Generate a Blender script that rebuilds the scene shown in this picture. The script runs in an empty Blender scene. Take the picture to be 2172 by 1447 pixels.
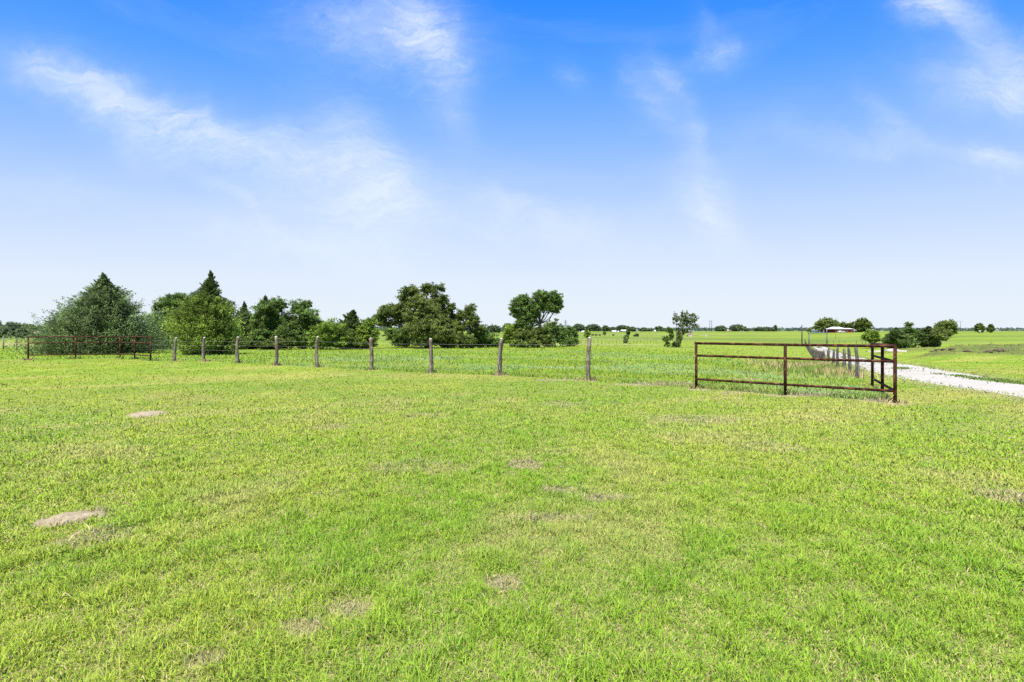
import bpy, math, random
import numpy as np
from mathutils import Vector
S = bpy.context.scene
COL = S.collection
R = math.radians
# ------------------------------------------------------------------ camera
F, CX, HY, EYE = 1030.0, 1086.0, 700.0, 1.6      # focal length in photo pixels, centre column, horizon row, eye height
cam = bpy.data.cameras.new('camera'); cam.lens = F/2172*36; cam.sensor_width = 36
cam.shift_y = -23.5/2172; cam.clip_end = 9000; cam.clip_start = 0.05
co = bpy.data.objects.new('camera', cam); COL.objects.link(co)
co.location = (0, 0, EYE); co.rotation_euler = (R(90), 0, 0); S.camera = co
# ------------------------------------------------------------------ exposure, sun, sky
S.view_settings.view_transform = 'Standard'; S.view_settings.look = 'None'
EXPO = 1.3
S.view_settings.exposure = EXPO; S.view_settings.gamma = 1
S.view_settings.use_curve_mapping = False
SUN_EL, SUN_AZ = 66, 208                           # azimuth clockwise from +Y (the view): behind and a little left
sl = bpy.data.lights.new('sun', 'SUN'); sl.energy = 4.5; sl.angle = R(6); sl.color = (1, .95, .86)
so = bpy.data.objects.new('sun', sl); COL.objects.link(so)
sd = Vector((math.sin(R(SUN_AZ))*math.cos(R(SUN_EL)), math.cos(R(SUN_AZ))*math.cos(R(SUN_EL)), math.sin(R(SUN_EL))))
so.rotation_euler = (-sd).to_track_quat('-Z', 'Y').to_euler(); so.location = (0, 0, 60)
W = bpy.data.worlds.new('World'); S.world = W; W.use_nodes = True
nt = W.node_tree; N = nt.nodes; L = nt.links; N.clear()
def nd(t, **k):
    n = N.new(t)
    for a, b in k.items(): setattr(n, a, b)
    return n
def mth(op, a, b=None, c=None):
    n = N.new('ShaderNodeMath'); n.operation = op
    for i, v in enumerate((a, b, c)):
        if v is None: continue
        if isinstance(v, (int, float)): n.inputs[i].default_value = v
        else: L.new(v, n.inputs[i])
    return n.outputs[0]
sky = nd('ShaderNodeTexSky', sky_type='NISHITA', sun_disc=False, sun_elevation=R(SUN_EL), sun_rotation=R(SUN_AZ))
tc = nd('ShaderNodeTexCoord'); sx = nd('ShaderNodeSeparateXYZ'); L.new(tc.outputs['Generated'], sx.inputs[0])
dx, dy, dz = sx.outputs
den = mth('SQRT', mth('ADD', mth('ADD', mth('MULTIPLY', dz, dz), mth('MULTIPLY', dy, dy)), mth('MULTIPLY', mth('MULTIPLY', dx, dx), .4)))
tt = mth('DIVIDE', dz, den)
rp = nd('ShaderNodeValToRGB'); L.new(tt, rp.inputs[0])
G = 1/2**EXPO
stops = [(0, (.79, .865, .945)), (.10, (.73, .815, .945)), (.236, (.505, .665, .995)), (.362, (.255, .49, 1.01)), (.47, (.095, .355, 1.03)), (.56, (.026, .26, 1.05)), (.8, (.012, .18, .9))]
rp.color_ramp.elements[0].position = 0; rp.color_ramp.elements[1].position = 1
els = rp.color_ramp.elements
for p, c in stops[1:]: els.new(p)
els = sorted(rp.color_ramp.elements, key=lambda e: e.position)
for e, (p, c) in zip(els, stops + [(1, (.015, .17, .8))]):
    e.position = p; e.color = (c[0], c[1], c[2], 1)
# thin cirrus: soft streaks in the sky's own directions, feathered by warped noise
dys = mth('MAXIMUM', dy, .12)
u = mth('DIVIDE', dx, dys); v = mth('DIVIDE', dz, dys)
cuv = nd('ShaderNodeCombineXYZ'); L.new(u, cuv.inputs[0]); L.new(v, cuv.inputs[1])
def noise(vec, scale, det=6, rough=.6, dist=0., mapsc=None, rot=0, typ='ShaderNodeTexNoise'):
    if mapsc:
        m = nd('ShaderNodeMapping'); L.new(vec, m.inputs[0]); m.inputs['Scale'].default_value = mapsc
        m.inputs['Rotation'].default_value = (0, 0, rot); vec = m.outputs[0]
    n = nd(typ); L.new(vec, n.inputs['Vector']); n.inputs['Scale'].default_value = scale
    n.inputs['Detail'].default_value = det; n.inputs['Roughness'].default_value = rough
    n.inputs['Distortion'].default_value = dist
    return n
wn = noise(cuv.outputs[0], 4.2, 7, .62)
sub = nd('ShaderNodeVectorMath', operation='SUBTRACT'); L.new(wn.outputs['Color'], sub.inputs[0]); sub.inputs[1].default_value = (.5, .5, .5)
scl = nd('ShaderNodeVectorMath', operation='SCALE'); L.new(sub.outputs[0], scl.inputs[0]); scl.inputs['Scale'].default_value = .19
wuv = nd('ShaderNodeVectorMath', operation='ADD'); L.new(cuv.outputs[0], wuv.inputs[0]); L.new(scl.outputs[0], wuv.inputs[1])
ws = nd('ShaderNodeSeparateXYZ'); L.new(wuv.outputs[0], ws.inputs[0])
blobs = [  # x, y, half length, half width (photo pixels), slope in degrees (down to the right), strength
    (250, 215, 180, 50, 26, .29), (380, 270, 210, 54, 24, .28), (600, 330, 260, 54, 14, .32), (790, 390, 120, 74, 50, .28), (720, 260, 60, 70, 80, .20), (120, 160, 110, 24, 20, .16),
    (925, 110, 120, 48, 80, .38), (880, 40, 110, 60, 20, .24), (740, 50, 150, 70, 15, .26),
    (2130, 170, 120, 50, -2, .44), (1985, 8, 62, 34, 5, .5), (2070, 75, 130, 44, 28, .26),
    (2110, 328, 62, 26, 5, .44), (1890, 318, 200, 30, 8, .18), (1880, 258, 60, 24, 30, .16),
    (1530, 98, 26, 26, 50, .2), (1425, 150, 50, 22, 62, .2), (1465, 118, 80, 24, -12, .07), (1375, 195, 66, 34, 62, .2), (1500, 55, 60, 20, 75, .07),
    (1205, 150, 34, 22, 45, .13), (1500, 390, 110, 42, 68, .2), (1500, 470, 80, 44, 40, .34), (1475, 260, 50, 24, 70, .12),
    (510, 440, 120, 16, 32, .2), (790, 470, 180, 60, 12, .34), (620, 520, 260, 36, 12, .3), (1180, 490, 190, 40, 8, .3), (1080, 440, 70, 30, 0, .16), (120, 400, 180, 30, -5, .1)]
tot = None
for x, y, a, b, an, s in blobs:
    u0, v0 = (x-CX)/F, (HY-y)/F; a /= F; b /= F; an = -R(an)
    du = mth('SUBTRACT', ws.outputs[0], u0); dv = mth('SUBTRACT', ws.outputs[1], v0)
    p = mth('ADD', mth('MULTIPLY', du, math.cos(an)/a), mth('MULTIPLY', dv, math.sin(an)/a))
    q = mth('ADD', mth('MULTIPLY', du, -math.sin(an)/b), mth('MULTIPLY', dv, math.cos(an)/b))
    g = mth('MULTIPLY', mth('POWER', 2.718, mth('MULTIPLY', mth('ADD', mth('MULTIPLY', p, p), mth('MULTIPLY', q, q)), -.8)), s)
    tot = g if tot is None else mth('ADD', tot, g)
fn = noise(wuv.outputs[0], 3.2, 9, .68, .9, (1, 3.0, 1), R(22)); fn2 = noise(wuv.outputs[0], 9, 10, .72, 1.2, (1, 4.2, 1), R(28))
fm = mth('ADD', mth('MULTIPLY', fn.outputs[0], 1.6), mth('MULTIPLY', fn2.outputs[0], 1.5))
fm = mth('MAXIMUM', mth('SUBTRACT', fm, .78), 0)
cl = mth('MINIMUM', mth('MULTIPLY', mth('MULTIPLY', tot, fm), 1.5), .8)
back = mth('MULTIPLY', mth('MAXIMUM', mth('SUBTRACT', noise(tc.outputs['Generated'], 2.2, 8, .6, .8, (1, 1, 2.6)).outputs[0], .5), 0), .5)
cl = mth('MINIMUM', mth('ADD', cl, back), .9)
front = mth('GREATER_THAN', dz, 0)
cl = mth('MULTIPLY', cl, front)
mx = nd('ShaderNodeMixRGB'); L.new(cl, mx.inputs[0]); L.new(rp.outputs[0], mx.inputs[1]); mx.inputs[2].default_value = (.78, .87, 1.0, 1)
skm = nd('ShaderNodeMixRGB', blend_type='MULTIPLY'); skm.inputs[0].default_value = 1; L.new(sky.outputs[0], skm.inputs[1]); skm.inputs[2].default_value = (.008, .008, .008, 1)
ad = nd('ShaderNodeMixRGB', blend_type='ADD'); ad.inputs[0].default_value = 1; L.new(mx.outputs[0], ad.inputs[1]); L.new(skm.outputs[0], ad.inputs[2])
bg = nd('ShaderNodeBackground'); L.new(ad.outputs[0], bg.inputs[0]); bg.inputs[1].default_value = G
ow = nd('ShaderNodeOutputWorld'); L.new(bg.outputs[0], ow.inputs[0])
S.cycles.use_denoising = False
S.cycles.max_bounces = 6; S.cycles.diffuse_bounces = 3; S.cycles.transparent_max_bounces = 4
# ------------------------------------------------------------------ numeric helpers
rng = np.random.default_rng(7)
random.seed(7)
def vnoise(x, y, seed=0):
    xi = np.floor(x).astype(np.int64); yi = np.floor(y).astype(np.int64); fx = x-xi; fy = y-yi
    fx = fx*fx*(3-2*fx); fy = fy*fy*(3-2*fy)
    def h(a, b):
        n = (a*374761393 + b*668265263 + seed*974634777) & 0xffffffff
        n = ((n ^ (n >> 13))*1274126177) & 0xffffffff
        return ((n ^ (n >> 16)) & 0xffff)/65535.
    return (h(xi, yi)*(1-fx)+h(xi+1, yi)*fx)*(1-fy) + (h(xi, yi+1)*(1-fx)+h(xi+1, yi+1)*fx)*fy
def fbm(x, y, seed=0, o=4):
    s = 0; a = .5; t = 0
    for i in range(o):
        s = s+a*vnoise(x, y, seed+i*17); t += a; a *= .5; x = x*2.03+5.1; y = y*2.03+3.3
    return s/t
def sstep(a, b, x):
    t = np.clip((x-a)/(b-a), 0, 1); return t*t*(3-2*t)
PROF = [  # azimuth, distances along the view, heights
    (-50, [0, 28, 50, 100, 200, 300, 400, 700, 1500, 4000], [0, 0, -.3, -1.2, -2.6, -2.5, -1, 1.2, -3, -10]),
    (-25, [0, 25, 50, 100, 200, 300, 400, 700, 1500, 4000], [0, 0, -.45, -1.3, -1.8, -1.2, -.5, .8, -3, -10]),
    (9,   [0, 25, 55, 90, 140, 230, 400, 500, 1500, 4000], [0, 0, -.43, -1.1, -1.1, -.6, 0, .3, -3, -10]),
    (20,  [0, 15, 30, 55, 90, 140, 230, 400, 500, 1500, 4000], [0, 0, -.25, -.8, -1.4, -1.6, -.9, .15, .3, -3, -10]),
    (31,  [0, 13, 18.6, 26.8, 32, 39, 47, 70, 100, 135, 200, 300, 400, 480, 1500, 4000], [0, 0, -.25, -.64, -.85, -1.3, -1.7, -2.4, -2.8, -2.6, -1.5, -.4, .3, .5, -3, -10]),
    (46,  [0, 12, 26, 45, 60, 100, 150, 250, 400, 480, 1500, 4000], [0, 0, -.4, -.85, -.95, -1.5, -1.1, -.5, .3, .5, -3, -10])]
def terrain(X, Y):
    X = np.asarray(X, float); Y = np.asarray(Y, float)
    r = np.hypot(X, Y); a = np.degrees(np.arctan2(X, Y)); ac = np.clip(a, -50, 46)
    d = r*np.cos(np.radians(ac))
    zs = [np.interp(d, p[1], p[2]) for p in PROF]; az = [p[0] for p in PROF]
    z = np.zeros_like(d)
    for i in range(len(PROF)-1):
        m = (ac >= az[i]) & (ac <= az[i+1]); t = (ac-az[i])/(az[i+1]-az[i]); t = t*t*(3-2*t)
        z = np.where(m, zs[i]*(1-t)+zs[i+1]*t, z)
    s = np.tan(np.radians(np.clip(a, -80, 62)))
    z = z + 1.05*sstep(.80, .93, s)*np.exp(-((d-50-3*np.sin(X*.13))/4.5)**2)*(.75+.5*fbm(X*.25, Y*.25, 9)) * (np.abs(a) < 75)
    z = z + .55*sstep(.74, .78, s)*(1-sstep(.86, .9, s))*np.exp(-((d-72)/4.)**2)
    z = z + (fbm(X*.5, Y*.5, 3)-.5)*.10*sstep(6, 20, r) + (fbm(X*.05, Y*.05, 4)-.5)*.25*sstep(30, 90, r)
    return z
def cast(px, py):
    """world point where the sight line through a photo pixel meets the ground"""
    Y = np.geomspace(1.5, 520, 6000); s = (px-CX)/F
    z = terrain(s*Y, Y); h = EYE-(py-HY)/F*Y
    k = np.argmax(h <= z)
    if h[k] > z[k]: k = len(Y)-1
    return Vector((s*Y[k], Y[k], z[k]))
def gz(x, y): return float(terrain(np.array([x]), np.array([y]))[0])
def at(px, Y): x = (px-CX)/F*Y; return Vector((x, Y, gz(x, Y)))
# ------------------------------------------------------------------ object helpers
def tag(o, label=None, cat=None, group=None, kind=None):
    if label: o['label'] = label
    if cat: o['category'] = cat
    if group: o['group'] = group
    if kind: o['kind'] = kind
    return o
def thing(name, loc, label, cat, group=None, rz=0):
    o = bpy.data.objects.new(name, None); COL.objects.link(o); o.location = loc; o.rotation_euler = (0, 0, rz)
    o.empty_display_size = .3
    return tag(o, label, cat, group)
def link(name, me, mat=None, parent=None):
    o = bpy.data.objects.new(name, me); COL.objects.link(o)
    for m in (mat if isinstance(mat, (list, tuple)) else [mat]):
        if m: me.materials.append(m)
    if parent: o.parent = parent
    return o
def npmesh(name, V, faces_list, attrs=None, smooth=False):
    """faces_list: list of (n,k) int arrays. attrs: name -> per-vertex rgb"""
    me = bpy.data.meshes.new(name); V = np.asarray(V, np.float32)
    me.vertices.add(len(V)); me.vertices.foreach_set('co', V.ravel())
    nl = sum(f.size for f in faces_list); nf = sum(len(f) for f in faces_list)
    me.loops.add(nl); me.polygons.add(nf)
    me.loops.foreach_set('vertex_index', np.concatenate([f.ravel() for f in faces_list]).astype(np.int32))
    tot = np.concatenate([np.full(len(f), f.shape[1]) for f in faces_list]); st = np.concatenate([[0], np.cumsum(tot)[:-1]])
    me.polygons.foreach_set('loop_start', st.astype(np.int32))
    if smooth: me.polygons.foreach_set('use_smooth', np.ones(nf, bool))
    me.update(calc_edges=True)
    for k, c in (attrs or {}).items():
        a = me.attributes.new(k, 'FLOAT_COLOR', 'POINT'); c4 = np.ones((len(V), 4), np.float32); c4[:, :3] = c
        a.data.foreach_set('color', c4.ravel())
    return me
class MB:
    def __init__(s): s.v = []; s.f = []; s.m = []
    def add(s, vs, fs, mi=0):
        b = len(s.v); s.v += [tuple(v) for v in vs]; s.f += [tuple(b+i for i in f) for f in fs]; s.m += [mi]*len(fs)
    def box(s, c, d, mi=0, rz=0):
        cx, cy, cz = c; hx, hy, hz = d[0]/2, d[1]/2, d[2]/2; ca, sa = math.cos(rz), math.sin(rz)
        vs = [(cx+x*ca-y*sa, cy+x*sa+y*ca, cz+z) for z in (-hz, hz) for x, y in ((-hx, -hy), (hx, -hy), (hx, hy), (-hx, hy))]
        s.add(vs, [(3, 2, 1, 0), (4, 5, 6, 7), (0, 1, 5, 4), (1, 2, 6, 5), (2, 3, 7, 6), (3, 0, 4, 7)], mi)
    def tube(s, pts, rad, n=8, mi=0, cap=True, rough=0., seed=0):
        pts = [Vector(p) for p in pts]; rr = rad if hasattr(rad, '__len__') else [rad]*len(pts)
        rg = random.Random(seed); off = [rg.uniform(-1, 1) for _ in range(n)]
        base = len(s.v); up = Vector((0, 0, 1)); X = None
        for i, p in enumerate(pts):
            d = (pts[min(i+1, len(pts)-1)]-pts[max(i-1, 0)]).normalized()
            if X is None: X = d.cross(up if abs(d.z) < .9 else Vector((0, 1, 0))).normalized()
            else: X = (X-d*X.dot(d)).normalized()
            Yv = d.cross(X)
            for k in range(n):
                a = 2*math.pi*k/n; q = rr[i]*(1+rough*(.7*off[k]+.6*rg.uniform(-1, 1)))
                s.v.append(tuple(p+X*math.cos(a)*q+Yv*math.sin(a)*q))
        for i in range(len(pts)-1):
            for k in range(n):
                s.f.append((base+i*n+k, base+i*n+(k+1) % n, base+(i+1)*n+(k+1) % n, base+(i+1)*n+k)); s.m.append(mi)
        if cap:
            s.f.append(tuple(base+k for k in reversed(range(n)))); s.m.append(mi)
            e = base+(len(pts)-1)*n; s.f.append(tuple(e+k for k in range(n))); s.m.append(mi)
    def build(s, name, mat, parent=None, smooth=True, bevel=0):
        me = bpy.data.meshes.new(name); me.from_pydata(s.v, [], s.f)
        me.polygons.foreach_set('material_index', s.m)
        if smooth: me.shade_smooth() if hasattr(me, 'shade_smooth') else None
        me.update()
        o = link(name, me, mat, parent)
        if bevel:
            b = o.modifiers.new('bevel', 'BEVEL'); b.width = bevel; b.segments = 2
        return o
# ------------------------------------------------------------------ materials
def mat_base(name):
    m = bpy.data.materials.new(name); m.use_nodes = True; t = m.node_tree; t.nodes.clear(); return m, t
def mnode(t, ty, **k):
    n = t.nodes.new(ty)
    for a, b in k.items(): setattr(n, a, b)
    return n
def leaf_mat(name, trans=.3, gloss=.5, useattr='col', bend=0.):
    m, t = mat_base(name); l = t.links
    a = mnode(t, 'ShaderNodeAttribute', attribute_name=useattr)
    p = mnode(t, 'ShaderNodeBsdfPrincipled'); p.inputs['Roughness'].default_value = gloss; p.inputs['Specular IOR Level'].default_value = .08 if bend else .14
    tr = mnode(t, 'ShaderNodeBsdfTranslucent'); mi = mnode(t, 'ShaderNodeMixShader'); mi.inputs[0].default_value = trans
    hs = mnode(t, 'ShaderNodeHueSaturation'); hs.inputs['Value'].default_value = 1.25; hs.inputs['Hue'].default_value = .49
    o = mnode(t, 'ShaderNodeOutputMaterial')
    l.new(a.outputs['Color'], p.inputs['Base Color']); l.new(a.outputs['Color'], hs.inputs['Color']); l.new(hs.outputs[0], tr.inputs[0])
    if bend:
        g = mnode(t, 'ShaderNodeNewGeometry'); v1 = mnode(t, 'ShaderNodeVectorMath', operation='SCALE'); v1.inputs['Scale'].default_value = 1-bend; l.new(g.outputs['Normal'], v1.inputs[0])
        v2 = mnode(t, 'ShaderNodeVectorMath', operation='ADD'); l.new(v1.outputs[0], v2.inputs[0]); v2.inputs[1].default_value = (0, 0, bend)
        v3 = mnode(t, 'ShaderNodeVectorMath', operation='NORMALIZE'); l.new(v2.outputs[0], v3.inputs[0]); l.new(v3.outputs[0], p.inputs['Normal'])
    l.new(p.outputs[0], mi.inputs[1]); l.new(tr.outputs[0], mi.inputs[2]); l.new(mi.outputs[0], o.inputs[0])
    return m
def noisy_mat(name, c1, c2, scale=8, stretch=(1, 1, 1), rough=.8, bump=.3, lo=.35, hi=.65, c3=None, metal=0, dist=.01, s3=3.):
    m, t = mat_base(name); l = t.links
    tc = mnode(t, 'ShaderNodeTexCoord'); mp = mnode(t, 'ShaderNodeMapping'); mp.inputs['Scale'].default_value = stretch
    l.new(tc.outputs['Object'], mp.inputs[0])
    n = mnode(t, 'ShaderNodeTexNoise'); n.inputs['Scale'].default_value = scale; n.inputs['Detail'].default_value = 7; n.inputs['Roughness'].default_value = .65
    l.new(mp.outputs[0], n.inputs['Vector'])
    r = mnode(t, 'ShaderNodeValToRGB'); r.color_ramp.elements[0].position = lo; r.color_ramp.elements[1].position = hi
    r.color_ramp.elements[0].color = (*c1, 1); r.color_ramp.elements[1].color = (*c2, 1); l.new(n.outputs[0], r.inputs[0])
    p = mnode(t, 'ShaderNodeBsdfPrincipled'); p.inputs['Roughness'].default_value = rough; p.inputs['Specular IOR Level'].default_value = .5 if rough < .4 else .12; p.inputs['Metallic'].default_value = metal
    col = r.outputs[0]
    if c3:
        n3 = mnode(t, 'ShaderNodeTexNoise'); n3.inputs['Scale'].default_value = s3; n3.inputs['Detail'].default_value = 5; l.new(tc.outputs['Object'], n3.inputs['Vector'])
        r3 = mnode(t, 'ShaderNodeValToRGB'); r3.color_ramp.elements[0].position = .5; r3.color_ramp.elements[1].position = .62; l.new(n3.outputs[0], r3.inputs[0])
        mx = mnode(t, 'ShaderNodeMixRGB'); l.new(r3.outputs[0], mx.inputs[0]); l.new(col, mx.inputs[1]); mx.inputs[2].default_value = (*c3, 1); col = mx.outputs[0]
    l.new(col, p.inputs['Base Color'])
    b = mnode(t, 'ShaderNodeBump'); b.inputs['Strength'].default_value = bump; b.inputs['Distance'].default_value = dist
    l.new(n.outputs[0], b.inputs['Height']); l.new(b.outputs[0], p.inputs['Normal'])
    o = mnode(t, 'ShaderNodeOutputMaterial'); l.new(p.outputs[0], o.inputs[0])
    return m
LEAF = leaf_mat('foliage', .40, .6)
GRASS = leaf_mat('grass_blades', .3, .7, bend=.62)
BARK = noisy_mat('bark', (.06, .05, .04), (.16, .14, .115), 12, (1, 1, .2), .9, .6)
BARKPALE = noisy_mat('pale_bark', (.14, .125, .10), (.30, .28, .24), 14, (1, 1, .2), .9, .5)
RUST = noisy_mat('rusty_pipe', (.020, .008, .005), (.048, .017, .010), 16, (1, 1, 1), .85, .35, .3, .75, (.12, .052, .026), dist=.004, s3=9)
POST = noisy_mat('weathered_cedar_post', (.03, .024, .018), (.35, .30, .235), 34, (1, 1, .06), .95, 1., .40, .62, (.12, .09, .065), dist=.02, s3=6)
POSTTOP = noisy_mat('whitened_post_top', (.32, .30, .27), (.48, .46, .43), 30, (1, 1, .5), .9, .5)
POSTGREY = noisy_mat('grey_split_post', (.022, .02, .018), (.20, .185, .165), 30, (1, 1, .06), .95, 1., .40, .62, (.09, .07, .05), dist=.02, s3=6)
WIRE = noisy_mat('galvanised_wire', (.22, .22, .21), (.36, .36, .35), 40, (1, 1, 1), .5, 0)
POLE = noisy_mat('creosoted_pole', (.03, .026, .022), (.09, .08, .07), 20, (1, 1, .1), .9, .4)
STEEL = noisy_mat('grey_steel', (.06, .075, .085), (.11, .13, .14), 10, (1, 1, 1), .5, 0)
GRAVEL = noisy_mat('white_gravel', (.24, .225, .195), (.38, .36, .325), 9, (1, 1, 1), .95, .7, .3, .7, (.29, .27, .23), dist=.03, s3=.7)
DIRT = noisy_mat('sandy_dirt', (.19, .155, .095), (.31, .265, .18), 16, (1, 1, 1), 1, .9, .3, .7, dist=.03)
WHITEPAINT = noisy_mat('white_paint', (.42, .42, .41), (.55, .55, .54), 3, (1, 1, 1), .6, 0)
WHITEROOF = noisy_mat('white_metal_roof', (.42, .44, .46), (.6, .61, .62), 1, (6, .2, 1), .5, .1)
TANWALL = noisy_mat('tan_siding', (.26, .22, .18), (.34, .30, .25), 2, (1, 1, 1), .8, 0)
BRICK = noisy_mat('red_brick', (.22, .035, .026), (.34, .065, .045), 5, (1, 1, 1), .9, 0)
GLASS = noisy_mat('window_glass', (.03, .035, .04), (.08, .09, .10), 2, (1, 1, 1), .2, 0)
DARK = noisy_mat('dark_panel', (.02, .02, .02), (.05, .048, .045), 4, (1, 1, 1), .8, 0)  # one dark tone for doors, carport and wheels
CREAM = noisy_mat('cream_plaster', (.40, .36, .29), (.48, .44, .37), 2, (1, 1, 1), .8, 0)
# ------------------------------------------------------------------ layout shared by ground, grass and fences
WOOD = [(370, 764.4, 374, 715.6), (434, 767, 433.5, 716.5), (505, 770, 505, 715.6), (584, 775.5, 585.5, 715), (674, 779, 674, 715),
        (787, 783.8, 786, 716.5), (914, 791, 913, 719), (1061, 795.6, 1064, 719), (1250, 807, 1251, 717)]
woodp = []
for bx, by, tx, ty in WOOD:
    Y = F*EYE/(by-HY); woodp.append((Vector(((bx-CX)/F*Y, Y, 0)), (tx-bx)/F*Y, (by-ty)/F*Y))
PIPE_R = [(5.12, 13.5), (6.82, 12.12), (8.52, 10.8), (9.42, 12.35), (10.28, 13.85)]       # three front posts, two on the side leg
PIPE_L = [(-26.2, 26.3), (-24.4, 27.15), (-22.6, 28.0), (-20.75, 26.7), (-18.9, 25.4)]
FR0, FRD = (13.2, 18.6), Vector((.585, 1.0)).normalized()
ry = [18.6, 21, 24, 27, 30.3, 33.8, 36.8, 40.2]
RIGHT = [(FR0[0]+.588*(y-18.6), y) for y in ry]
yy = 43.2
while yy < 150: RIGHT.append((FR0[0]+.588*(yy-18.6), yy)); yy += 2.5
RP = [(1822, 772.7), (1894, 789)]
poly = [(-400, 60), (-60, 42), (-30, 27)] + [PIPE_L[0], PIPE_L[1], PIPE_L[2], PIPE_L[3], PIPE_L[4]] + [(p.x, p.y) for p, _, _ in woodp] + PIPE_R + RIGHT[::4] + [RIGHT[-1]] + [(95, 170), (60, 210), (20, 260), (-400, 400)]
poly = np.array(poly, float)
def inpoly(X, Y, P=poly):
    c = np.zeros(X.shape, bool); n = len(P); j = n-1
    for i in range(n):
        xi, yi = P[i]; xj, yj = P[j]
        m = ((yi > Y) != (yj > Y)) & (X < (xj-xi)*(Y-yi)/((yj-yi) if yj != yi else 1e-9)+xi)
        c ^= m; j = i
    return c
# drive: near and far edges in the photo
near_e = [(2172, 845.6), (2059, 821), (1959.5, 803), (1901, 790), (1822.6, 773), (1790, 763), (1762, 754), (1743, 746), (1731, 741), (1724, 734), (1719, 730)]
far_e = [(2172, 816), (2109, 808), (2026, 796), (1926, 781), (1860, 769), (1820, 762), (1794, 755), (1777, 749), (1763, 743), (1745, 734), (1736, 730)]
ne = [cast(*p).xy for p in near_e]; fe = [cast(*p).xy for p in far_e]
def resamp(P, n):
    P = np.array([tuple(p) for p in P]); d = np.r_[0, np.cumsum(np.hypot(*np.diff(P, axis=0).T))]; t = np.linspace(0, d[-1], n)
    return np.c_[np.interp(t, d, P[:, 0]), np.interp(t, d, P[:, 1])]
def extend(P):
    d = (P[0]-P[2]).normalized(); P = [P[0]+d*12+Vector((3, 0))] + P
    return P
cen = resamp([(a+b)/2 for a, b in zip(extend(ne), extend(fe))], 160)
for _ in range(12): cen[1:-1] = (cen[:-2]+2*cen[1:-1]+cen[2:])/4
wid = 1.5
def roadd(X, Y):
    out = np.full(X.shape, 1e9)
    sel = (X > 8) & (Y > 0) & (Y < 190)
    xs, ys = X[sel], Y[sel]
    if xs.size:
        best = np.full(xs.shape, 1e9)
        for c in cen: best = np.minimum(best, (xs-c[0])**2+(ys-c[1])**2)
        out[sel] = np.sqrt(best)
    return out
# bare or dry spots on the mown lawn: photo pixel, half width, half depth in metres, strength
spots = []
for px, py, a, b, s in [(122, 1109, .13, .09, 1.), (155, 1100, .13, .10, 1.), (190, 1092, .13, .09, 1.), (312, 877, .30, .34, 1.), (205, 1140, .26, .2, .3), (1115, 985, .2, .2, .45), (1185, 1042, .2, .12, .4), (1070, 1235, .10, .09, .5), (1290, 1058, .25, .12, .35),
                        (745, 1290, .12, .07, .45), (640, 1330, .1, .06, .45), (1700, 838, .9, .22, .9), (1560, 832, .6, .2, .6), (1870, 850, .5, .25, .8), (1905, 856, .3, .2, .9), (1480, 826, .3, .2, .8), (1190, 857, .4, .4, .25), (900, 880, .4, .3, .2),
                        (1480, 890, .8, .4, .25), (2130, 1052, .25, .2, .35), (1640, 950, .5, .3, .2), (440, 1400, .1, .06, .4), (1160, 1100, .4, .08, .35), (700, 905, .3, .25, .25), (880, 990, .6, .3, .15), (1390, 816, 1.3, .3, .6), (1600, 808, .9, .5, .5), (1180, 806, .8, .3, .5)]:
    c = cast(px, py); spots.append((c.x, c.y, a, b, s))
for p, _, _ in woodp: spots.append((p.x, p.y-.05, .25, .2, .7))
def dryness(X, Y):
    d = np.zeros(X.shape); wob = (fbm(X*5, Y*5, 21)-.5)*.9
    for x, y, a, b, s in spots:
        m = (np.abs(X-x) < 3*a) & (np.abs(Y-y) < 3*b)
        if not m.any(): continue
        q = ((X[m]-x)/a)**2+((Y[m]-y)/b)**2
        d[m] = np.maximum(d[m], s*(1-sstep(.5, 1.6, q+wob[m]*1.5)))
    return d
def lerp(a, b, t): return a+(b-a)*t[:, None]
C = lambda *a: np.array(a, float)
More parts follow.
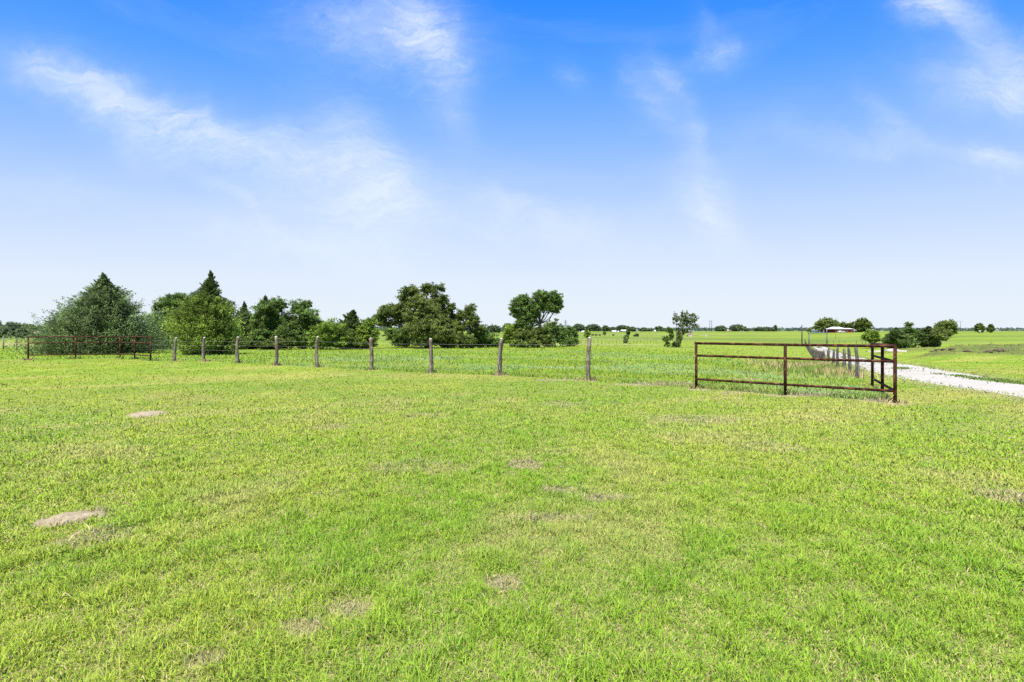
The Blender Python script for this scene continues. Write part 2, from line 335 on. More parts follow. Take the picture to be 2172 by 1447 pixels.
def ground_colour(X, Y, blades=False):
    r = np.hypot(X, Y); X = X.copy()
    n1 = fbm(X*.35, Y*.35, 1); n2 = fbm(X*1.6, Y*1.6, 2); n3 = fbm(X*.06+2, Y*.06, 5)
    fine = fbm(X*6, Y*6, 12)
    streak = fbm(X*.12+Y*.06, Y*.9-X*.45, 8)              # mowing passes run along the fence
    base = np.tile(C(.18, .29, .026), (len(X), 1))
    base = lerp(base, C(.245, .32, .036), sstep(.38, .68, n1)*.8)
    base = lerp(base, C(.15, .28, .024), sstep(.5, .75, n2)*.5)
    base = lerp(base, C(.32, .345, .08), sstep(.50, .72, streak)*.75*sstep(5, 14, r))
    base = lerp(base, C(.33, .32, .10), sstep(.58, .8, fbm(X*.8, Y*.8, 31))*.5)
    base = base*(1-.14*sstep(8, 20, r)-.12*sstep(18, 32, r))[:, None]*lerp(np.ones((len(X), 3)), C(1, 1, .8), sstep(8, 20, r))
    pas = inpoly(X, Y)
    pc = np.tile(C(.135, .235, .02), (len(X), 1))
    bl = sstep(.45, .66, fbm(X*.14, Y*.5, 41))*(1-sstep(34, 42, Y))*sstep(-16, -8, X)
    pc = lerp(pc, C(.18, .275, .10), bl*.8)
    pc = lerp(pc, C(.20, .265, .03), sstep(.4, .65, n2)*.7)
    pc = lerp(pc, C(.085, .165, .014), sstep(.55, .72, fbm(X*.3, Y*.9, 43))*.55)
    pc = lerp(pc, C(.175, .235, .024), sstep(36, 60, Y)*.7)
    base = np.where(pas[:, None], pc, base)
    az = X/np.maximum(Y, .1)
    tan = sstep(55, 75, Y)*sstep(-.72, -.82, az)*(.7+.3*n2)         # the dry field far left
    base = lerp(base, C(.30, .27, .105), np.clip(tan, 0, 1))
    tan2 = np.exp(-((Y-92-8*(az-.1))/5.)**2)*sstep(-.05, .1, az)*(1-sstep(.27, .33, az))*np.clip(1.6*n2-.2, 0, 1)
    base = lerp(base, C(.33, .27, .17), np.clip(tan2, 0, 1)*.9)
    berm = sstep(.78, .9, az)*np.exp(-((Y-47.5)/5.)**4)*(az < 2)
    base = lerp(base, C(.085, .10, .03), np.clip(berm*1.3, 0, 1)*np.clip(.35+1.0*n2, 0, 1))
    bank = sstep(.73, .77, az)*(1-sstep(.87, .9, az))*np.exp(-((Y-71)/4.)**2)
    base = lerp(base, C(.10, .115, .03), np.clip(bank*1.2, 0, 1)*.8)
    far = sstep(60, 170, Y)
    base = lerp(base, lerp(np.tile(C(.15, .205, .022), (len(X), 1)), C(.105, .155, .022), sstep(.4, .65, fbm(X*.02, Y*.05, 52))), far)
    dr = sstep(.6, .75, fbm(X*.02+7, Y*.06, 55))*far
    base = lerp(base, C(.20, .19, .07), dr*.5)
    rd = roadd(X, Y)
    edge = np.exp(-((rd-wid-.25)/.5)**2)*(rd > wid-.3)
    base = lerp(base, C(.27, .24, .13), edge*(.3+.6*fine)*.75)
    dry = dryness(X, Y)
    base = lerp(base, C(.27, .205, .14), np.clip(dry, 0, 1)*.95)
    return base, dry, pas, rd, tan
# ------------------------------------------------------------------ ground sheet
def polar_sheet():
    th1 = np.radians(np.arange(-64, 64.01, .22)); th2 = np.radians(np.arange(66, 294.1, 3.)); th = np.r_[th1, th2]
    rr = np.r_[.3, .8, 1.2, np.geomspace(1.6, 160, 330), np.geomspace(164, 3200, 70)]
    T, Rr = np.meshgrid(th, rr, indexing='ij'); X = (Rr*np.sin(T)).ravel(); Y = (Rr*np.cos(T)).ravel(); Z = terrain(X, Y)
    base, dry, pas, rd, tan = ground_colour(X, Y)
    r = np.hypot(X, Y)
    soil = C(.115, .10, .05)                                             # thatch and soil seen between the blades
    nearf = (1-sstep(7, 30, r))*.5+.12*(1-sstep(30, 60, r))
    nearf = np.where(pas, nearf+.1, nearf)
    g = lerp(base, soil, np.clip(nearf*(1-dry*.9), 0, 1))
    Z = Z - .012*(r > 1) + (fbm(X*9, Y*9, 77)-.5)*.012*(r < 12)
    nt_, nr = len(th), len(rr)
    i = np.arange(nt_)[:, None]; j = np.arange(nr-1)[None, :]
    i2 = (i+1) % nt_
    f = np.stack([i*nr+j, i*nr+j+1, i2*nr+j+1, i2*nr+j], -1).reshape(-1, 4)
    V = np.c_[X, Y, Z]
    c = len(V); V = np.r_[V, [[0, 0, 0]]]; g = np.r_[g, [soil]]
    cap = np.stack([np.arange(nt_)*nr, ((np.arange(nt_)+1) % nt_)*nr, np.full(nt_, c)], -1)
    return npmesh('ground', V, [f, cap[:, ::-1]], {'col': g}, True)
def ground_mat():
    m, t = mat_base('turf'); l = t.links
    a = mnode(t, 'ShaderNodeAttribute', attribute_name='col'); g = mnode(t, 'ShaderNodeNewGeometry')
    def nz(s, d=6, r=.65):
        n = mnode(t, 'ShaderNodeTexNoise'); n.inputs['Scale'].default_value = s; n.inputs['Detail'].default_value = d; n.inputs['Roughness'].default_value = r
        l.new(g.outputs['Position'], n.inputs['Vector']); return n
    n = nz(9, 8, .75); n2 = nz(.7, 8, .7)
    r = mnode(t, 'ShaderNodeMapRange'); r.inputs['From Min'].default_value = .3; r.inputs['From Max'].default_value = .7; r.inputs['To Min'].default_value = .6; r.inputs['To Max'].default_value = 1.35
    l.new(n.outputs[0], r.inputs[0])
    r2 = mnode(t, 'ShaderNodeMapRange'); r2.inputs['From Min'].default_value = .3; r2.inputs['From Max'].default_value = .7; r2.inputs['To Min'].default_value = .8; r2.inputs['To Max'].default_value = 1.2
    l.new(n2.outputs[0], r2.inputs[0])
    mu = mnode(t, 'ShaderNodeMath', operation='MULTIPLY'); l.new(r.outputs[0], mu.inputs[0]); l.new(r2.outputs[0], mu.inputs[1])
    vm = mnode(t, 'ShaderNodeVectorMath', operation='SCALE'); l.new(a.outputs['Color'], vm.inputs[0]); l.new(mu.outputs[0], vm.inputs['Scale'])
    p = mnode(t, 'ShaderNodeBsdfPrincipled'); p.inputs['Roughness'].default_value = 1; p.inputs['Specular IOR Level'].default_value = .1
    l.new(vm.outputs[0], p.inputs['Base Color'])
    b = mnode(t, 'ShaderNodeBump'); b.inputs['Strength'].default_value = .6; b.inputs['Distance'].default_value = .05; l.new(n.outputs[0], b.inputs['Height']); l.new(b.outputs[0], p.inputs['Normal'])
    o = mnode(t, 'ShaderNodeOutputMaterial'); l.new(p.outputs[0], o.inputs[0]); return m
tag(link('ground', polar_sheet(), ground_mat()), 'mown lawn and rolling green pasture reaching the horizon', kind='structure')
# ------------------------------------------------------------------ grass blades
def scatter(n_target_cap, k, r0, r1, span=76):
    rs = np.geomspace(r0, r1, 400); rho = np.minimum(n_target_cap, k/rs**3); dN = rho*rs*2*np.radians(span)
    cum = np.r_[0, np.cumsum((dN[1:]+dN[:-1])/2*np.diff(rs))]; n = int(cum[-1])
    r = np.interp(rng.random(n)*cum[-1], cum, rs); a = np.radians(rng.uniform(-span, span, n))
    return r*np.sin(a), r*np.cos(a), r
def blades(name, X, Y, r, label, kind_fn):
    base, dry, pas, rd, tan = ground_colour(X, Y, True)
    keep = (rd > wid+rng.uniform(-.25, .3, len(X))) & (rng.random(len(X)) > dry**1.5*.9)
    X, Y, r, base, dry, pas, tan = [q[keep] for q in (X, Y, r, base, dry, pas, tan)]
    st_ = rng.random(len(base)) < dry*1.1
    base = np.where(st_[:, None], C(.33, .28, .16)*rng.uniform(.6, 1.2, (len(base), 1)), base)
    h, w, colr, lean = kind_fn(X, Y, r, base, pas, tan)
    n = len(X); Z = terrain(X, Y)-.014
    a = rng.uniform(0, 2*np.pi, n); la = a+rng.normal(0, .9, n)
    wx, wy = np.cos(a)*w/2, np.sin(a)*w/2
    lx, ly = np.cos(la+1.57)*lean*h, np.sin(la+1.57)*lean*h
    z1 = h*.58; top = h*np.sqrt(np.clip(1-lean**2*.5, .15, 1))
    P = np.empty((n, 5, 3))
    P[:, 0] = np.c_[X-wx*.8, Y-wy*.8, Z]; P[:, 1] = np.c_[X+wx*.8, Y+wy*.8, Z]
    P[:, 2] = np.c_[X+wx+lx*.4, Y+wy+ly*.4, Z+z1]; P[:, 3] = np.c_[X-wx+lx*.4, Y-wy+ly*.4, Z+z1]
    P[:, 4] = np.c_[X+lx*1.1, Y+ly*1.1, Z+top]
    b = np.arange(n)[:, None]*5
    q = b+np.array([0, 1, 2, 3]); tr = b+np.array([3, 2, 4])
    me = npmesh(name, P.reshape(-1, 3), [q, tr], {'col': np.repeat(colr, 5, 0)})
    return tag(link(name, me, GRASS), label, kind='stuff', cat='grass')
def lawn_kind(X, Y, r, base, pas, tan):
    n = len(X); tf = fbm(X*7, Y*7, 61); t2 = fbm(X*2.2, Y*2.2, 62)
    h = rng.uniform(.02, .055, n)*(.65+.85*sstep(.40, .74, tf))*(.8+.5*t2)
    tall = (rng.random(n) < .12*sstep(.45, .7, t2+.1)); h = np.where(tall, h*1.7, h)
    h = np.where(pas, h, h*(1-.35*sstep(6, 16, r))); h = np.where(pas, rng.uniform(.05, .15, n)*(.5+fbm(X*.5, Y*.5, 63)), h)
    h = np.where(tan > .5, h*.6, h)
    az = X/np.maximum(Y, .1); bm = sstep(.80, .9, az)*np.exp(-((Y-48)/5.)**2); h = h*(1+5*bm*rng.random(n)); bk = (az > .74)*(az < .88)*np.exp(-((Y-71)/4.)**2); h = h*(1+7*bk*rng.random(n))
    w = np.maximum(.0040, .0011*r)*rng.uniform(.6, 1.3, n); w = np.where(pas, w*.9, w)
    lean = np.clip(rng.normal(.65, .35, n), .05, 1.25)
    u = rng.random(n)[:, None]; c = base.copy()
    fa = (1-sstep(4, 22, r))[:, None]*.86+.14; c = c*(1.12+.6*fa*(rng.random(n)[:, None]-.5))
    straw = rng.random(n) < fa[:, 0]*(.16+.25*(1-sstep(.3, .6, tf)))*(1-.6*pas)
    c = np.where(straw[:, None], C(.42, .38, .17)*(.45+.75*u), c)
    dk = rng.random(n) < .22*fa[:, 0]*(1-sstep(10, 30, r)); c = np.where((dk & ~straw)[:, None], base*C(.55, .7, .8), c)
    yl = rng.random(n) < .22; c = np.where((yl & ~straw & ~dk)[:, None], base*C(1.5, 1.3, 1.8), c)
    lean = np.where(straw, np.clip(lean+.4, 0, 1.3), lean); h = np.where(straw, h*.75, h)
    return h, w, np.clip(c, 0, .6), lean
X, Y, r = scatter(17000, 1700000, 1.75, 150)
m = (Y > 1.2)
blades('grass', X[m], Y[m], r[m], 'short yellow green grass blades covering lawn and pasture', lawn_kind)
# a few tufts on the crown of the gravel drive
tx, ty = [], []
for px, py, a, b, n in [(1912, 784, .5, 1.2, 350), (1990, 797.5, .25, .3, 60), (2035, 802, .4, .8, 320), (2075, 809, .3, .5, 90), (2105, 811, .6, 1.3, 800), (2150, 818, .6, 1.3, 800), (1738, 738, .8, 5, 250), (1790, 759, .5, 3, 250)]:
    c = cast(px, py); i = int(np.argmin((cen[:, 0]-c.x)**2+(cen[:, 1]-c.y)**2)); i = min(max(i, 1), len(cen)-2); d = cen[i+1]-cen[i-1]; d /= np.hypot(*d)
    s_, t_ = rng.normal(0, b*.5, n), rng.normal(0, a*.35, n)
    tx.append(c.x+d[0]*s_-d[1]*t_); ty.append(c.y+d[1]*s_+d[0]*t_)
for t in np.linspace(8, 120, 26):                          # the drive's thin grassy crown further on
    i = min(int(t), len(cen)-2); n = rng.integers(8, 60); tx.append(cen[i, 0]+rng.normal(0, .5, n)); ty.append(cen[i, 1]+rng.normal(0, .5, n))
for sd_ in (-1, 1):                                         # turf creeping over both edges of the gravel
    k = rng.integers(2, len(cen)-2, 3600); d_ = cen[k+1]-cen[k-1]; d_ /= np.hypot(d_[:, 0], d_[:, 1])[:, None]
    o_ = sd_*(wid-np.abs(rng.normal(0, .22, len(k)))*(fbm(cen[k, 0]*1.5, cen[k, 1]*1.5, 33+sd_)*1.8)+.1); j_ = rng.normal(0, .35, (len(k), 2))
    tx.append(cen[k, 0]-d_[:, 1]*o_+j_[:, 0]*d_[:, 0]); ty.append(cen[k, 1]+d_[:, 0]*o_+j_[:, 1]*d_[:, 1])
n_crown = sum(len(q) for q in tx[:-2])
tx = np.concatenate(tx); ty = np.concatenate(ty)
def tuft_mesh():
    n = len(tx); Z = terrain(tx, ty)+.03; h = rng.uniform(.04, .12, n); h[n_crown:] *= .32; a = rng.uniform(0, 6.28, n); w = .0028*np.hypot(tx, ty)/2; w[n_crown:] *= .75; lx = rng.normal(0, .04, n); ly = rng.normal(0, .04, n)
    P = np.empty((n, 3, 3)); P[:, 0] = np.c_[tx-np.cos(a)*w, ty-np.sin(a)*w, Z-.02]; P[:, 1] = np.c_[tx+np.cos(a)*w, ty+np.sin(a)*w, Z-.02]; P[:, 2] = np.c_[tx+lx, ty+ly, Z+h]
    cc = np.tile(C(.11, .175, .03), (n, 1)); cc[n_crown:] = C(.19, .25, .05); col = np.repeat(cc*rng.uniform(.7, 1.3, n)[:, None], 3, 0)
    return npmesh('drive_grass', P.reshape(-1, 3), [np.arange(n*3).reshape(-1, 3)], {'col': col})
tag(link('drive_grass', tuft_mesh(), GRASS), 'green weeds growing along the middle of the white gravel drive', 'grass', kind='stuff')
# ------------------------------------------------------------------ gravel drive and side track
def strip(name, P, half, label, n=9, seed=0):
    P = np.asarray(P); d = np.gradient(P, axis=0); d /= np.hypot(d[:, 0], d[:, 1])[:, None]; nx = np.c_[-d[:, 1], d[:, 0]]
    rows = []
    for k in range(n):
        t = (k/(n-1)*2-1); e = half*t
        if k in (0, n-1): e = e+np.sign(t)*.22*(fbm(P[:, 0]*1.1+k, P[:, 1]*1.1, seed+3)-.5)*2
        q = P+nx*np.reshape(np.broadcast_to(e, (len(P),)), (-1, 1)); z = terrain(q[:, 0], q[:, 1])+.02+.05*(1-t*t)-(.03 if k in (0, n-1) else 0)
        rows.append(np.c_[q, z])
    V = np.stack(rows, 1).reshape(-1, 3); i = np.arange(len(P)-1)[:, None]; j = np.arange(n-1)[None]
    f = np.stack([i*n+j, i*n+j+1, (i+1)*n+j+1, (i+1)*n+j], -1).reshape(-1, 4)
    if np.cross(V[f[0, 1]]-V[f[0, 0]], V[f[0, 2]]-V[f[0, 0]])[2] < 0: f = f[:, ::-1]
    return tag(link(name, npmesh(name, V, [f], None, True), GRAVEL), label, kind='structure')
cen2 = resamp(cen, 500)
strip('gravel_drive', cen2, wid, 'white gravel drive curving down past the fence to the gate')
sp = [cast(1838, 745.5).xy, cast(1862, 744.5).xy, cast(1895, 744.5).xy, cast(1925, 745).xy]
strip('gravel_track', resamp(sp, 60), .7, 'pale gravel side track below the grassy bank', seed=5)
# ------------------------------------------------------------------ bare dirt mounds on the lawn
def mound(px, py, a, b, rot, h, label, seed):
    c = cast(px, py); n, mr = 48, 14; V = []; F_ = []
    for i in range(mr+1):
        for k in range(n):
            q = i/mr; an = 2*math.pi*k/n; e = 1+.35*(vnoise(np.array([math.cos(an)*1.8+seed]), np.array([math.sin(an)*1.8]), seed)[0]-.5)*2*.7+.22*(vnoise(np.array([math.cos(an)*6+seed]), np.array([math.sin(an)*6]), seed+4)[0]-.5)
            x, y = a*q*e*math.cos(an), b*q*e*math.sin(an); X_, Y_ = x*math.cos(rot)-y*math.sin(rot), x*math.sin(rot)+y*math.cos(rot)
            z = h*(1-q*q)*(1-.3*q)+(.026*(fbm(np.array([X_*22]), np.array([Y_*22]), seed)[0]-.5)*2)*(1-q**4)
            V.append((X_, Y_, z-.018*q**6))
    for i in range(mr):
        for k in range(n): F_.append((i*n+k, (i+1)*n+k, (i+1)*n+(k+1) % n, i*n+(k+1) % n))
    me = bpy.data.meshes.new('dirt_mound'); me.from_pydata(V, [], F_); me.shade_smooth(); o = link('dirt_mound', me, DIRT); o.location = (c.x, c.y, c.z)
    tag(o, label, 'dirt mound', 'bare dirt mounds on the lawn'); return o
mound(152, 1101, .275, .115, .5, .05, 'larger sandy dirt mound in the near lawn with grass growing through', 3)
mound(312, 877, .29, .26, .2, .04, 'smaller pale dirt mound farther back on the lawn', 8)
# ------------------------------------------------------------------ fences
def pipe_fence(P, label, seed):
    c0 = P[0]; root = thing('pipe_fence', (c0[0], c0[1], gz(*c0)), label, 'fence', 'rusty pipe fence sections')
    z = [gz(*p) for p in P]; loc = root.location; corner = 2
    def lo(p, h): return Vector((p[0], p[1], h))-loc
    tops = [1.245, .905, .25]
    for i, p in enumerate(P):
        b = MB(); b.tube([lo(p, z[i]-.25), lo(p, z[i]+1.25)], .036, 14); b.build('post', RUST, root)
    for run in ((0, 1, 2), (2, 3, 4)):
        for k, h in enumerate(tops):
            b = MB(); a, e = run[0], run[-1]
            pts = [lo(P[j], z[j]+h) for j in run]; pts[1] = (pts[0]+pts[2])/2*.5+pts[1]*.5
            if k == 0:
                if a == 0: d = (pts[0]-pts[1]).normalized(); pts[0] = pts[0]+d*.04
                else: d = (pts[2]-pts[1]).normalized(); pts[2] = pts[2]+d*.04
            b.tube(pts, .031 if k else .034, 12); b.build('rail', RUST, root)
    return root
pipe_fence(PIPE_R, 'rusty brown pipe fence corner standing near the gravel drive', 1)
pipe_fence(PIPE_L, 'rusty brown pipe fence corner in front of the big left cedar', 2)
def rough_post(root, base, dxt, h, r, seed, white=True, leany=0):
    rg = random.Random(seed); b = MB(); n = 12; pts = []; rad = []
    bend = rg.choice((-1, 1))*rg.uniform(.015, .06); by = rg.uniform(-.02, .02)
    for i in range(n):
        t = i/(n-1); pts.append(base-root.location+Vector((dxt*t+bend*math.sin(t*3.1)+rg.uniform(-.006, .006), leany*t+by*math.sin(t*3.1), -.2+(h+.2)*t)))
        rad.append(r*(1.18-.34*t)*(1+.10*rg.uniform(-1, 1)))
    b.tube(pts, rad, 13, 0, False, .17, seed)
    tp = pts[-1]; nb = len(b.v)-13
    b.v.append(tuple(tp+Vector((rg.uniform(-.01, .01), 0, r*.55)))); k = len(b.v)-1
    for j in range(13): b.f.append((nb+j, nb+(j+1) % 13, k)); b.m.append(1 if white else 0)
    if rg.random() < .7:                                   # stub of a cut branch
        q = pts[rg.randint(4, 8)]; a = rg.choice((math.pi, 0, 2.6, 3.8)); b.tube([q, q+Vector((math.cos(a)*(r+.02), math.sin(a)*(r+.02), .02)), q+Vector((math.cos(a)*(r+.04), math.sin(a)*(r+.04), .035))], [.03, .024, .016], 7)
    o = b.build('post', [POST, POSTTOP] if white else POSTGREY, root, smooth=True)
    return o
def strand(root, pts, r=.0024):
    b = MB(); out = []
    for i in range(len(pts)-1):
        p, q = Vector(pts[i]), Vector(pts[i+1]); L_ = (q-p).length
        for k in range(5):
            t = k/5; out.append(p.lerp(q, t)-Vector((0, 0, .02*4*t*(1-t))))
    out.append(Vector(pts[-1]))
    b.tube([o-root.location for o in out], r, 5); b.build('wire', WIRE, root)
wf = thing('wire_fence', woodp[0][0], 'long wire fence on nine rough cedar posts with whitened tops', 'fence', 'wire fences')
for i, (p, dxt, h) in enumerate(woodp): rough_post(wf, Vector((p.x, p.y, gz(p.x, p.y))), dxt, h, .07, 100+i)
for hz in (1.08, .86, .62, .36, .14):
    ln = [Vector((PIPE_L[4][0], PIPE_L[4][1], gz(*PIPE_L[4])+hz))] + [Vector((p.x+.5*dxt, p.y+.07, gz(p.x, p.y)+hz*h/1.27)) for p, dxt, h in woodp] + [Vector((PIPE_R[0][0], PIPE_R[0][1]+.03, hz*1.0))]
    strand(wf, ln, .0024)
wr = thing('wire_fence', (RIGHT[0][0], RIGHT[0][1], gz(*RIGHT[0])), 'line of grey split cedar posts running downhill beside the gravel drive', 'fence', 'wire fences')
for i, (x, y) in enumerate(RIGHT):
    rg = random.Random(i+50); near = i < 8
    rough_post(wr, Vector((x, y, gz(x, y))), rg.uniform(-.1, .03), rg.uniform(1.12, 1.26), rg.uniform(.06, .075) if near else rg.uniform(.07, .1), 300+i, False)
for hz in (1.02, .78, .54, .30, .1):
    strand(wr, [Vector((PIPE_R[4][0], PIPE_R[4][1], gz(*PIPE_R[4])+hz))]+[Vector((x-.03, y, gz(x, y)+hz)) for x, y in RIGHT[:30]], .0024)
def far_fence(pts, label, n, h=1.15, r=.05, wires=(.9, .6), seed=0):
    P = resamp(pts, n); z = terrain(P[:, 0], P[:, 1]); rg = random.Random(seed)
    root = thing('wire_fence', (P[0, 0], P[0, 1], z[0]), label, 'fence', 'wire fences')
    for (x, y), zz in zip(P, z):
        b = MB(); q = Vector((x, y, zz))-root.location; b.tube([q-Vector((0, 0, .2)), q+Vector((rg.uniform(-.06, .06), 0, h*rg.uniform(.85, 1.1)))], r*rg.uniform(.7, 1.3), 6); b.build('post', POST, root)
    for w in wires: strand(root, [Vector((x, y, zz+w)) for (x, y), zz in zip(P, z)], .008)
far_fence([cast(-60, 741).xy, cast(28, 743).xy, cast(80, 743).xy], 'distant fence of thin dark posts in the dry field at far left', 6, 1.25, .05, (1.1, .4), 1)
far_fence([cast(1205, 731).xy, cast(1330, 729).xy, cast(1420, 727).xy, cast(1475, 727).xy], 'far boundary fence crossing behind the small leaning tree', 34, 1.1, .035, (1., .5), 2)
far_fence([cast(1215, 716).xy, cast(1330, 714).xy, cast(1400, 714).xy, cast(1440, 714).xy], 'farthest fence across the middle of the far pasture', 24, 1.1, .035, (1.,), 3)
far_fence([cast(1757, 727.5).xy, cast(1830, 729).xy, cast(1880, 731).xy], 'low far fence right of the steel gate frame', 14, 1.25, .07, (1., .5), 4)
# ------------------------------------------------------------------ gate frame, poles, towers
g0, g1 = at(1716, 135), at(1754, 137)
gf = thing('gate_frame', g0, 'tall grey steel goalpost gate frame over the drive', 'gate')
d = g1-g0
for q in (Vector((0, 0, 0)), d):
    b = MB(); b.tube([q-Vector((0, 0, .3)), q+Vector((0, 0, 3.4))], .13, 10); b.build('post', STEEL, gf)
b = MB(); b.tube([Vector((0, 0, 3.3))-d*.06, d+Vector((0, 0, 3.3))+d*.06], .13, 10); b.build('crossbar', STEEL, gf)
b = MB()
for k in range(5): b.tube([Vector((.1, 0, .3+.25*k)), d*.98+Vector((0, 0, .3+.25*k))], .022, 6)
b.build('gate_panel', STEEL, gf)
def pole(px, Y, top, r, label, arm=None, group='utility poles', matl=POLE, base=None):
    p = at(px, Y); h = EYE-(top-HY)/F*Y-p.z; root = thing('utility_pole', p, label, 'utility pole', group)
    b = MB(); b.tube([(0, 0, -.5), (0, 0, h)], [r, r*.75], 8); b.build('pole', matl, root)
    for w, dz_ in (arm or []):
        b = MB(); b.box((0, 0, h-dz_), (w, .14, .12)); b.build('crossarm', matl, root, False)
        for t in (-.46, 0, .46): b = MB(); b.tube([(w*t, 0, h-dz_+.06), (w*t, 0, h-dz_+.3)], .05, 6); b.build('insulator', matl, root)
    return root
pole(1701, 140, 689, .16, 'dark leaning stub pole at the end of the post fence')
pole(1505.5, 420, 678.5, .26, 'left one of two tall close-set power poles on the rise', [(2.2, 1.4)], matl=STEEL)
pole(1509.5, 420, 679, .26, 'right one of two tall close-set power poles on the rise', [(2.2, 1.4)], matl=STEEL)
pole(1772.5, 190, 694, .05, 'very thin wire pole in the pasture below the brick house')
# H-frame power line at right
for px, lab in ((2029, 'left thin pole of the wide crossarm power line at right'), (2037.5, 'right thin pole of the wide crossarm power line at right')):
    pole(px, 450, 681, .18, lab, [(4.6, .6)], matl=STEEL)
p = at(1199.5, 700); h = EYE-(679-HY)/F*700-p.z
tw = thing('lattice_tower', p, 'faint lattice pylon rising behind the central trees', 'tower')
b = MB()
for sx_ in (-1, 1):
    for sy_ in (-1, 1): b.tube([(sx_*1.6, sy_*1.6, 0), (sx_*.4, sy_*.4, h)], .16, 5)
for k in range(7):
    z0, z1 = h*k/7, h*(k+1)/7; w0, w1 = 1.6-1.2*k/7, 1.6-1.2*(k+1)/7
    for s_ in (-1, 1): b.tube([(-w0, s_*w0, z0), (w1, s_*w1, z1)], .1, 4); b.tube([(w0, s_*w0, z0), (-w1, s_*w1, z1)], .1, 4)
b.build('mast', STEEL, tw)
b = MB(); b.box((0, 0, h*.9), (5, .3, .3)); b.box((0, 0, h*.75), (6, .3, .3)); b.build('crossarm', STEEL, tw, False)
# bird box on a post in the right pasture
p = cast(2078, 711); D = p.y/F
bb = thing('birdhouse', p, 'white box birdhouse on a thin post in the right pasture', 'birdhouse')
b = MB(); b.tube([(0, 0, -.2), (0, 0, 8*D)], .05*D*10/3, 6); b.build('pole', POLE, bb)
b = MB(); b.box((0, 0, 8*D), (3.2*D, 2.4*D, 1.6*D)); b.build('box', WHITEPAINT, bb, False)
b = MB(); w_ = 1.9*D; b.add([(-w_, -1.5*D, 8.8*D), (w_, -1.5*D, 8.8*D), (w_, 1.5*D, 8.8*D), (-w_, 1.5*D, 8.8*D), (-w_, 0, 9.7*D), (w_, 0, 9.7*D)], [(0, 1, 5, 4), (2, 3, 4, 5), (0, 4, 3), (1, 2, 5), (3, 2, 1, 0)]); b.build('roof', WHITEROOF, bb, False)
# ------------------------------------------------------------------ buildings
def gable(b, cx, cy, w, d, z0, z1, axis='x', ov=.3, mi=0, th=.12):
    """closed gable roof, ridge along x or y"""
    hw, hd = w/2+ov, d/2+ov
    if axis == 'x': pts = [(-hw, -hd, z0), (hw, -hd, z0), (hw, hd, z0), (-hw, hd, z0), (-hw, 0, z1), (hw, 0, z1)]; f = [(0, 1, 5, 4), (2, 3, 4, 5), (0, 4, 3), (1, 2, 5), (3, 2, 1, 0)]
    else: pts = [(-hw, -hd, z0), (hw, -hd, z0), (hw, hd, z0), (-hw, hd, z0), (0, -hd, z1), (0, hd, z1)]; f = [(3, 0, 4, 5), (1, 2, 5, 4), (0, 1, 4), (2, 3, 5), (3, 2, 1, 0)]
    b.add([(x+cx, y+cy, z) for x, y, z in pts], f, mi)
def house(name, px0, px1, Y, eave, ridge, depth, label, wall, roof, axis='x', wins=(), door=None, cat='house', group='far farm buildings', doorm=DARK):
    c = at((px0+px1)/2, Y); D = Y/F; w = (px1-px0)*D
    root = thing(name, c, label, cat, group)
    he = EYE-(eave-HY)*D-c.z; hr = EYE-(ridge-HY)*D-c.z
    b = MB(); b.box((0, 0, he/2-.25), (w, depth, he+.5)); b.build('wall', wall, root, False)
    b = MB(); gable(b, 0, 0, w, depth, he+.003, hr, axis, .35); b.build('roof', roof, root, False)
    for t, ww, hh, zc in wins:
        b = MB(); b.box((w*t, -depth/2-.03, zc*he), (ww, .1, hh)); o = b.build('window', WHITEPAINT, root, False)
        b = MB(); b.box((w*t, -depth/2-.09, zc*he), (ww-.25, .06, hh-.25)); b.build('pane', GLASS, o, False)
    if door:
        b = MB(); b.box((w*door[0], -depth/2-.04, door[2]/2), (door[1], .1, door[2])); b.build('door', doorm, root, False)
    return root
house('barn', 60, 96, 262, 707.5, 702.5, 9, 'long pale metal barn among the trees at far left', TANWALL, TANWALL, wins=(), door=(.1, 3, 1.6), cat='barn')
house('farm_house', 1233, 1244, 430, 704.5, 700.5, 8, 'white roofed house half hidden behind the small lone tree', WHITEPAINT, WHITEROOF, door=(.1, 1.2, 1.6))
house('shed', 1299, 1310, 400, 704, 701, 7, 'low tan shed with pale roof left of the grey barn', TANWALL, WHITEROOF, door=(.2, 1.2, 1.4), cat='shed')
house('barn', 1318, 1331, 400, 702.2, 699.5, 9, 'grey barn with white roof behind the leaning column tree', TANWALL, WHITEROOF, door=(.3, 2, 1.5), cat='barn')
house('farm_house', 1344, 1350, 440, 702.5, 698, 8, 'tiny white gable house at the right end of the far tree row', WHITEPAINT, WHITEROOF, axis='y', door=(0, 1, 1.2))
house('farm_house', 1388, 1396, 450, 703, 700, 8, 'tiny pale house peeking out left of the lone round tree', CREAM, WHITEROOF, door=(0, 1, 1.))
house('farm_house', 1539, 1549, 440, 702.2, 698.6, 9, 'small tan hip roofed house between two dark round trees', CREAM, TANWALL, wins=((.2, 1, .8, .5),), door=(-.2, 1, 1.2))
house('farm_house', 1569, 1578, 450, 703, 701, 8, 'tiny white house under the wide oak on the rise', WHITEPAINT, WHITEROOF, door=(0, 1, 1.))
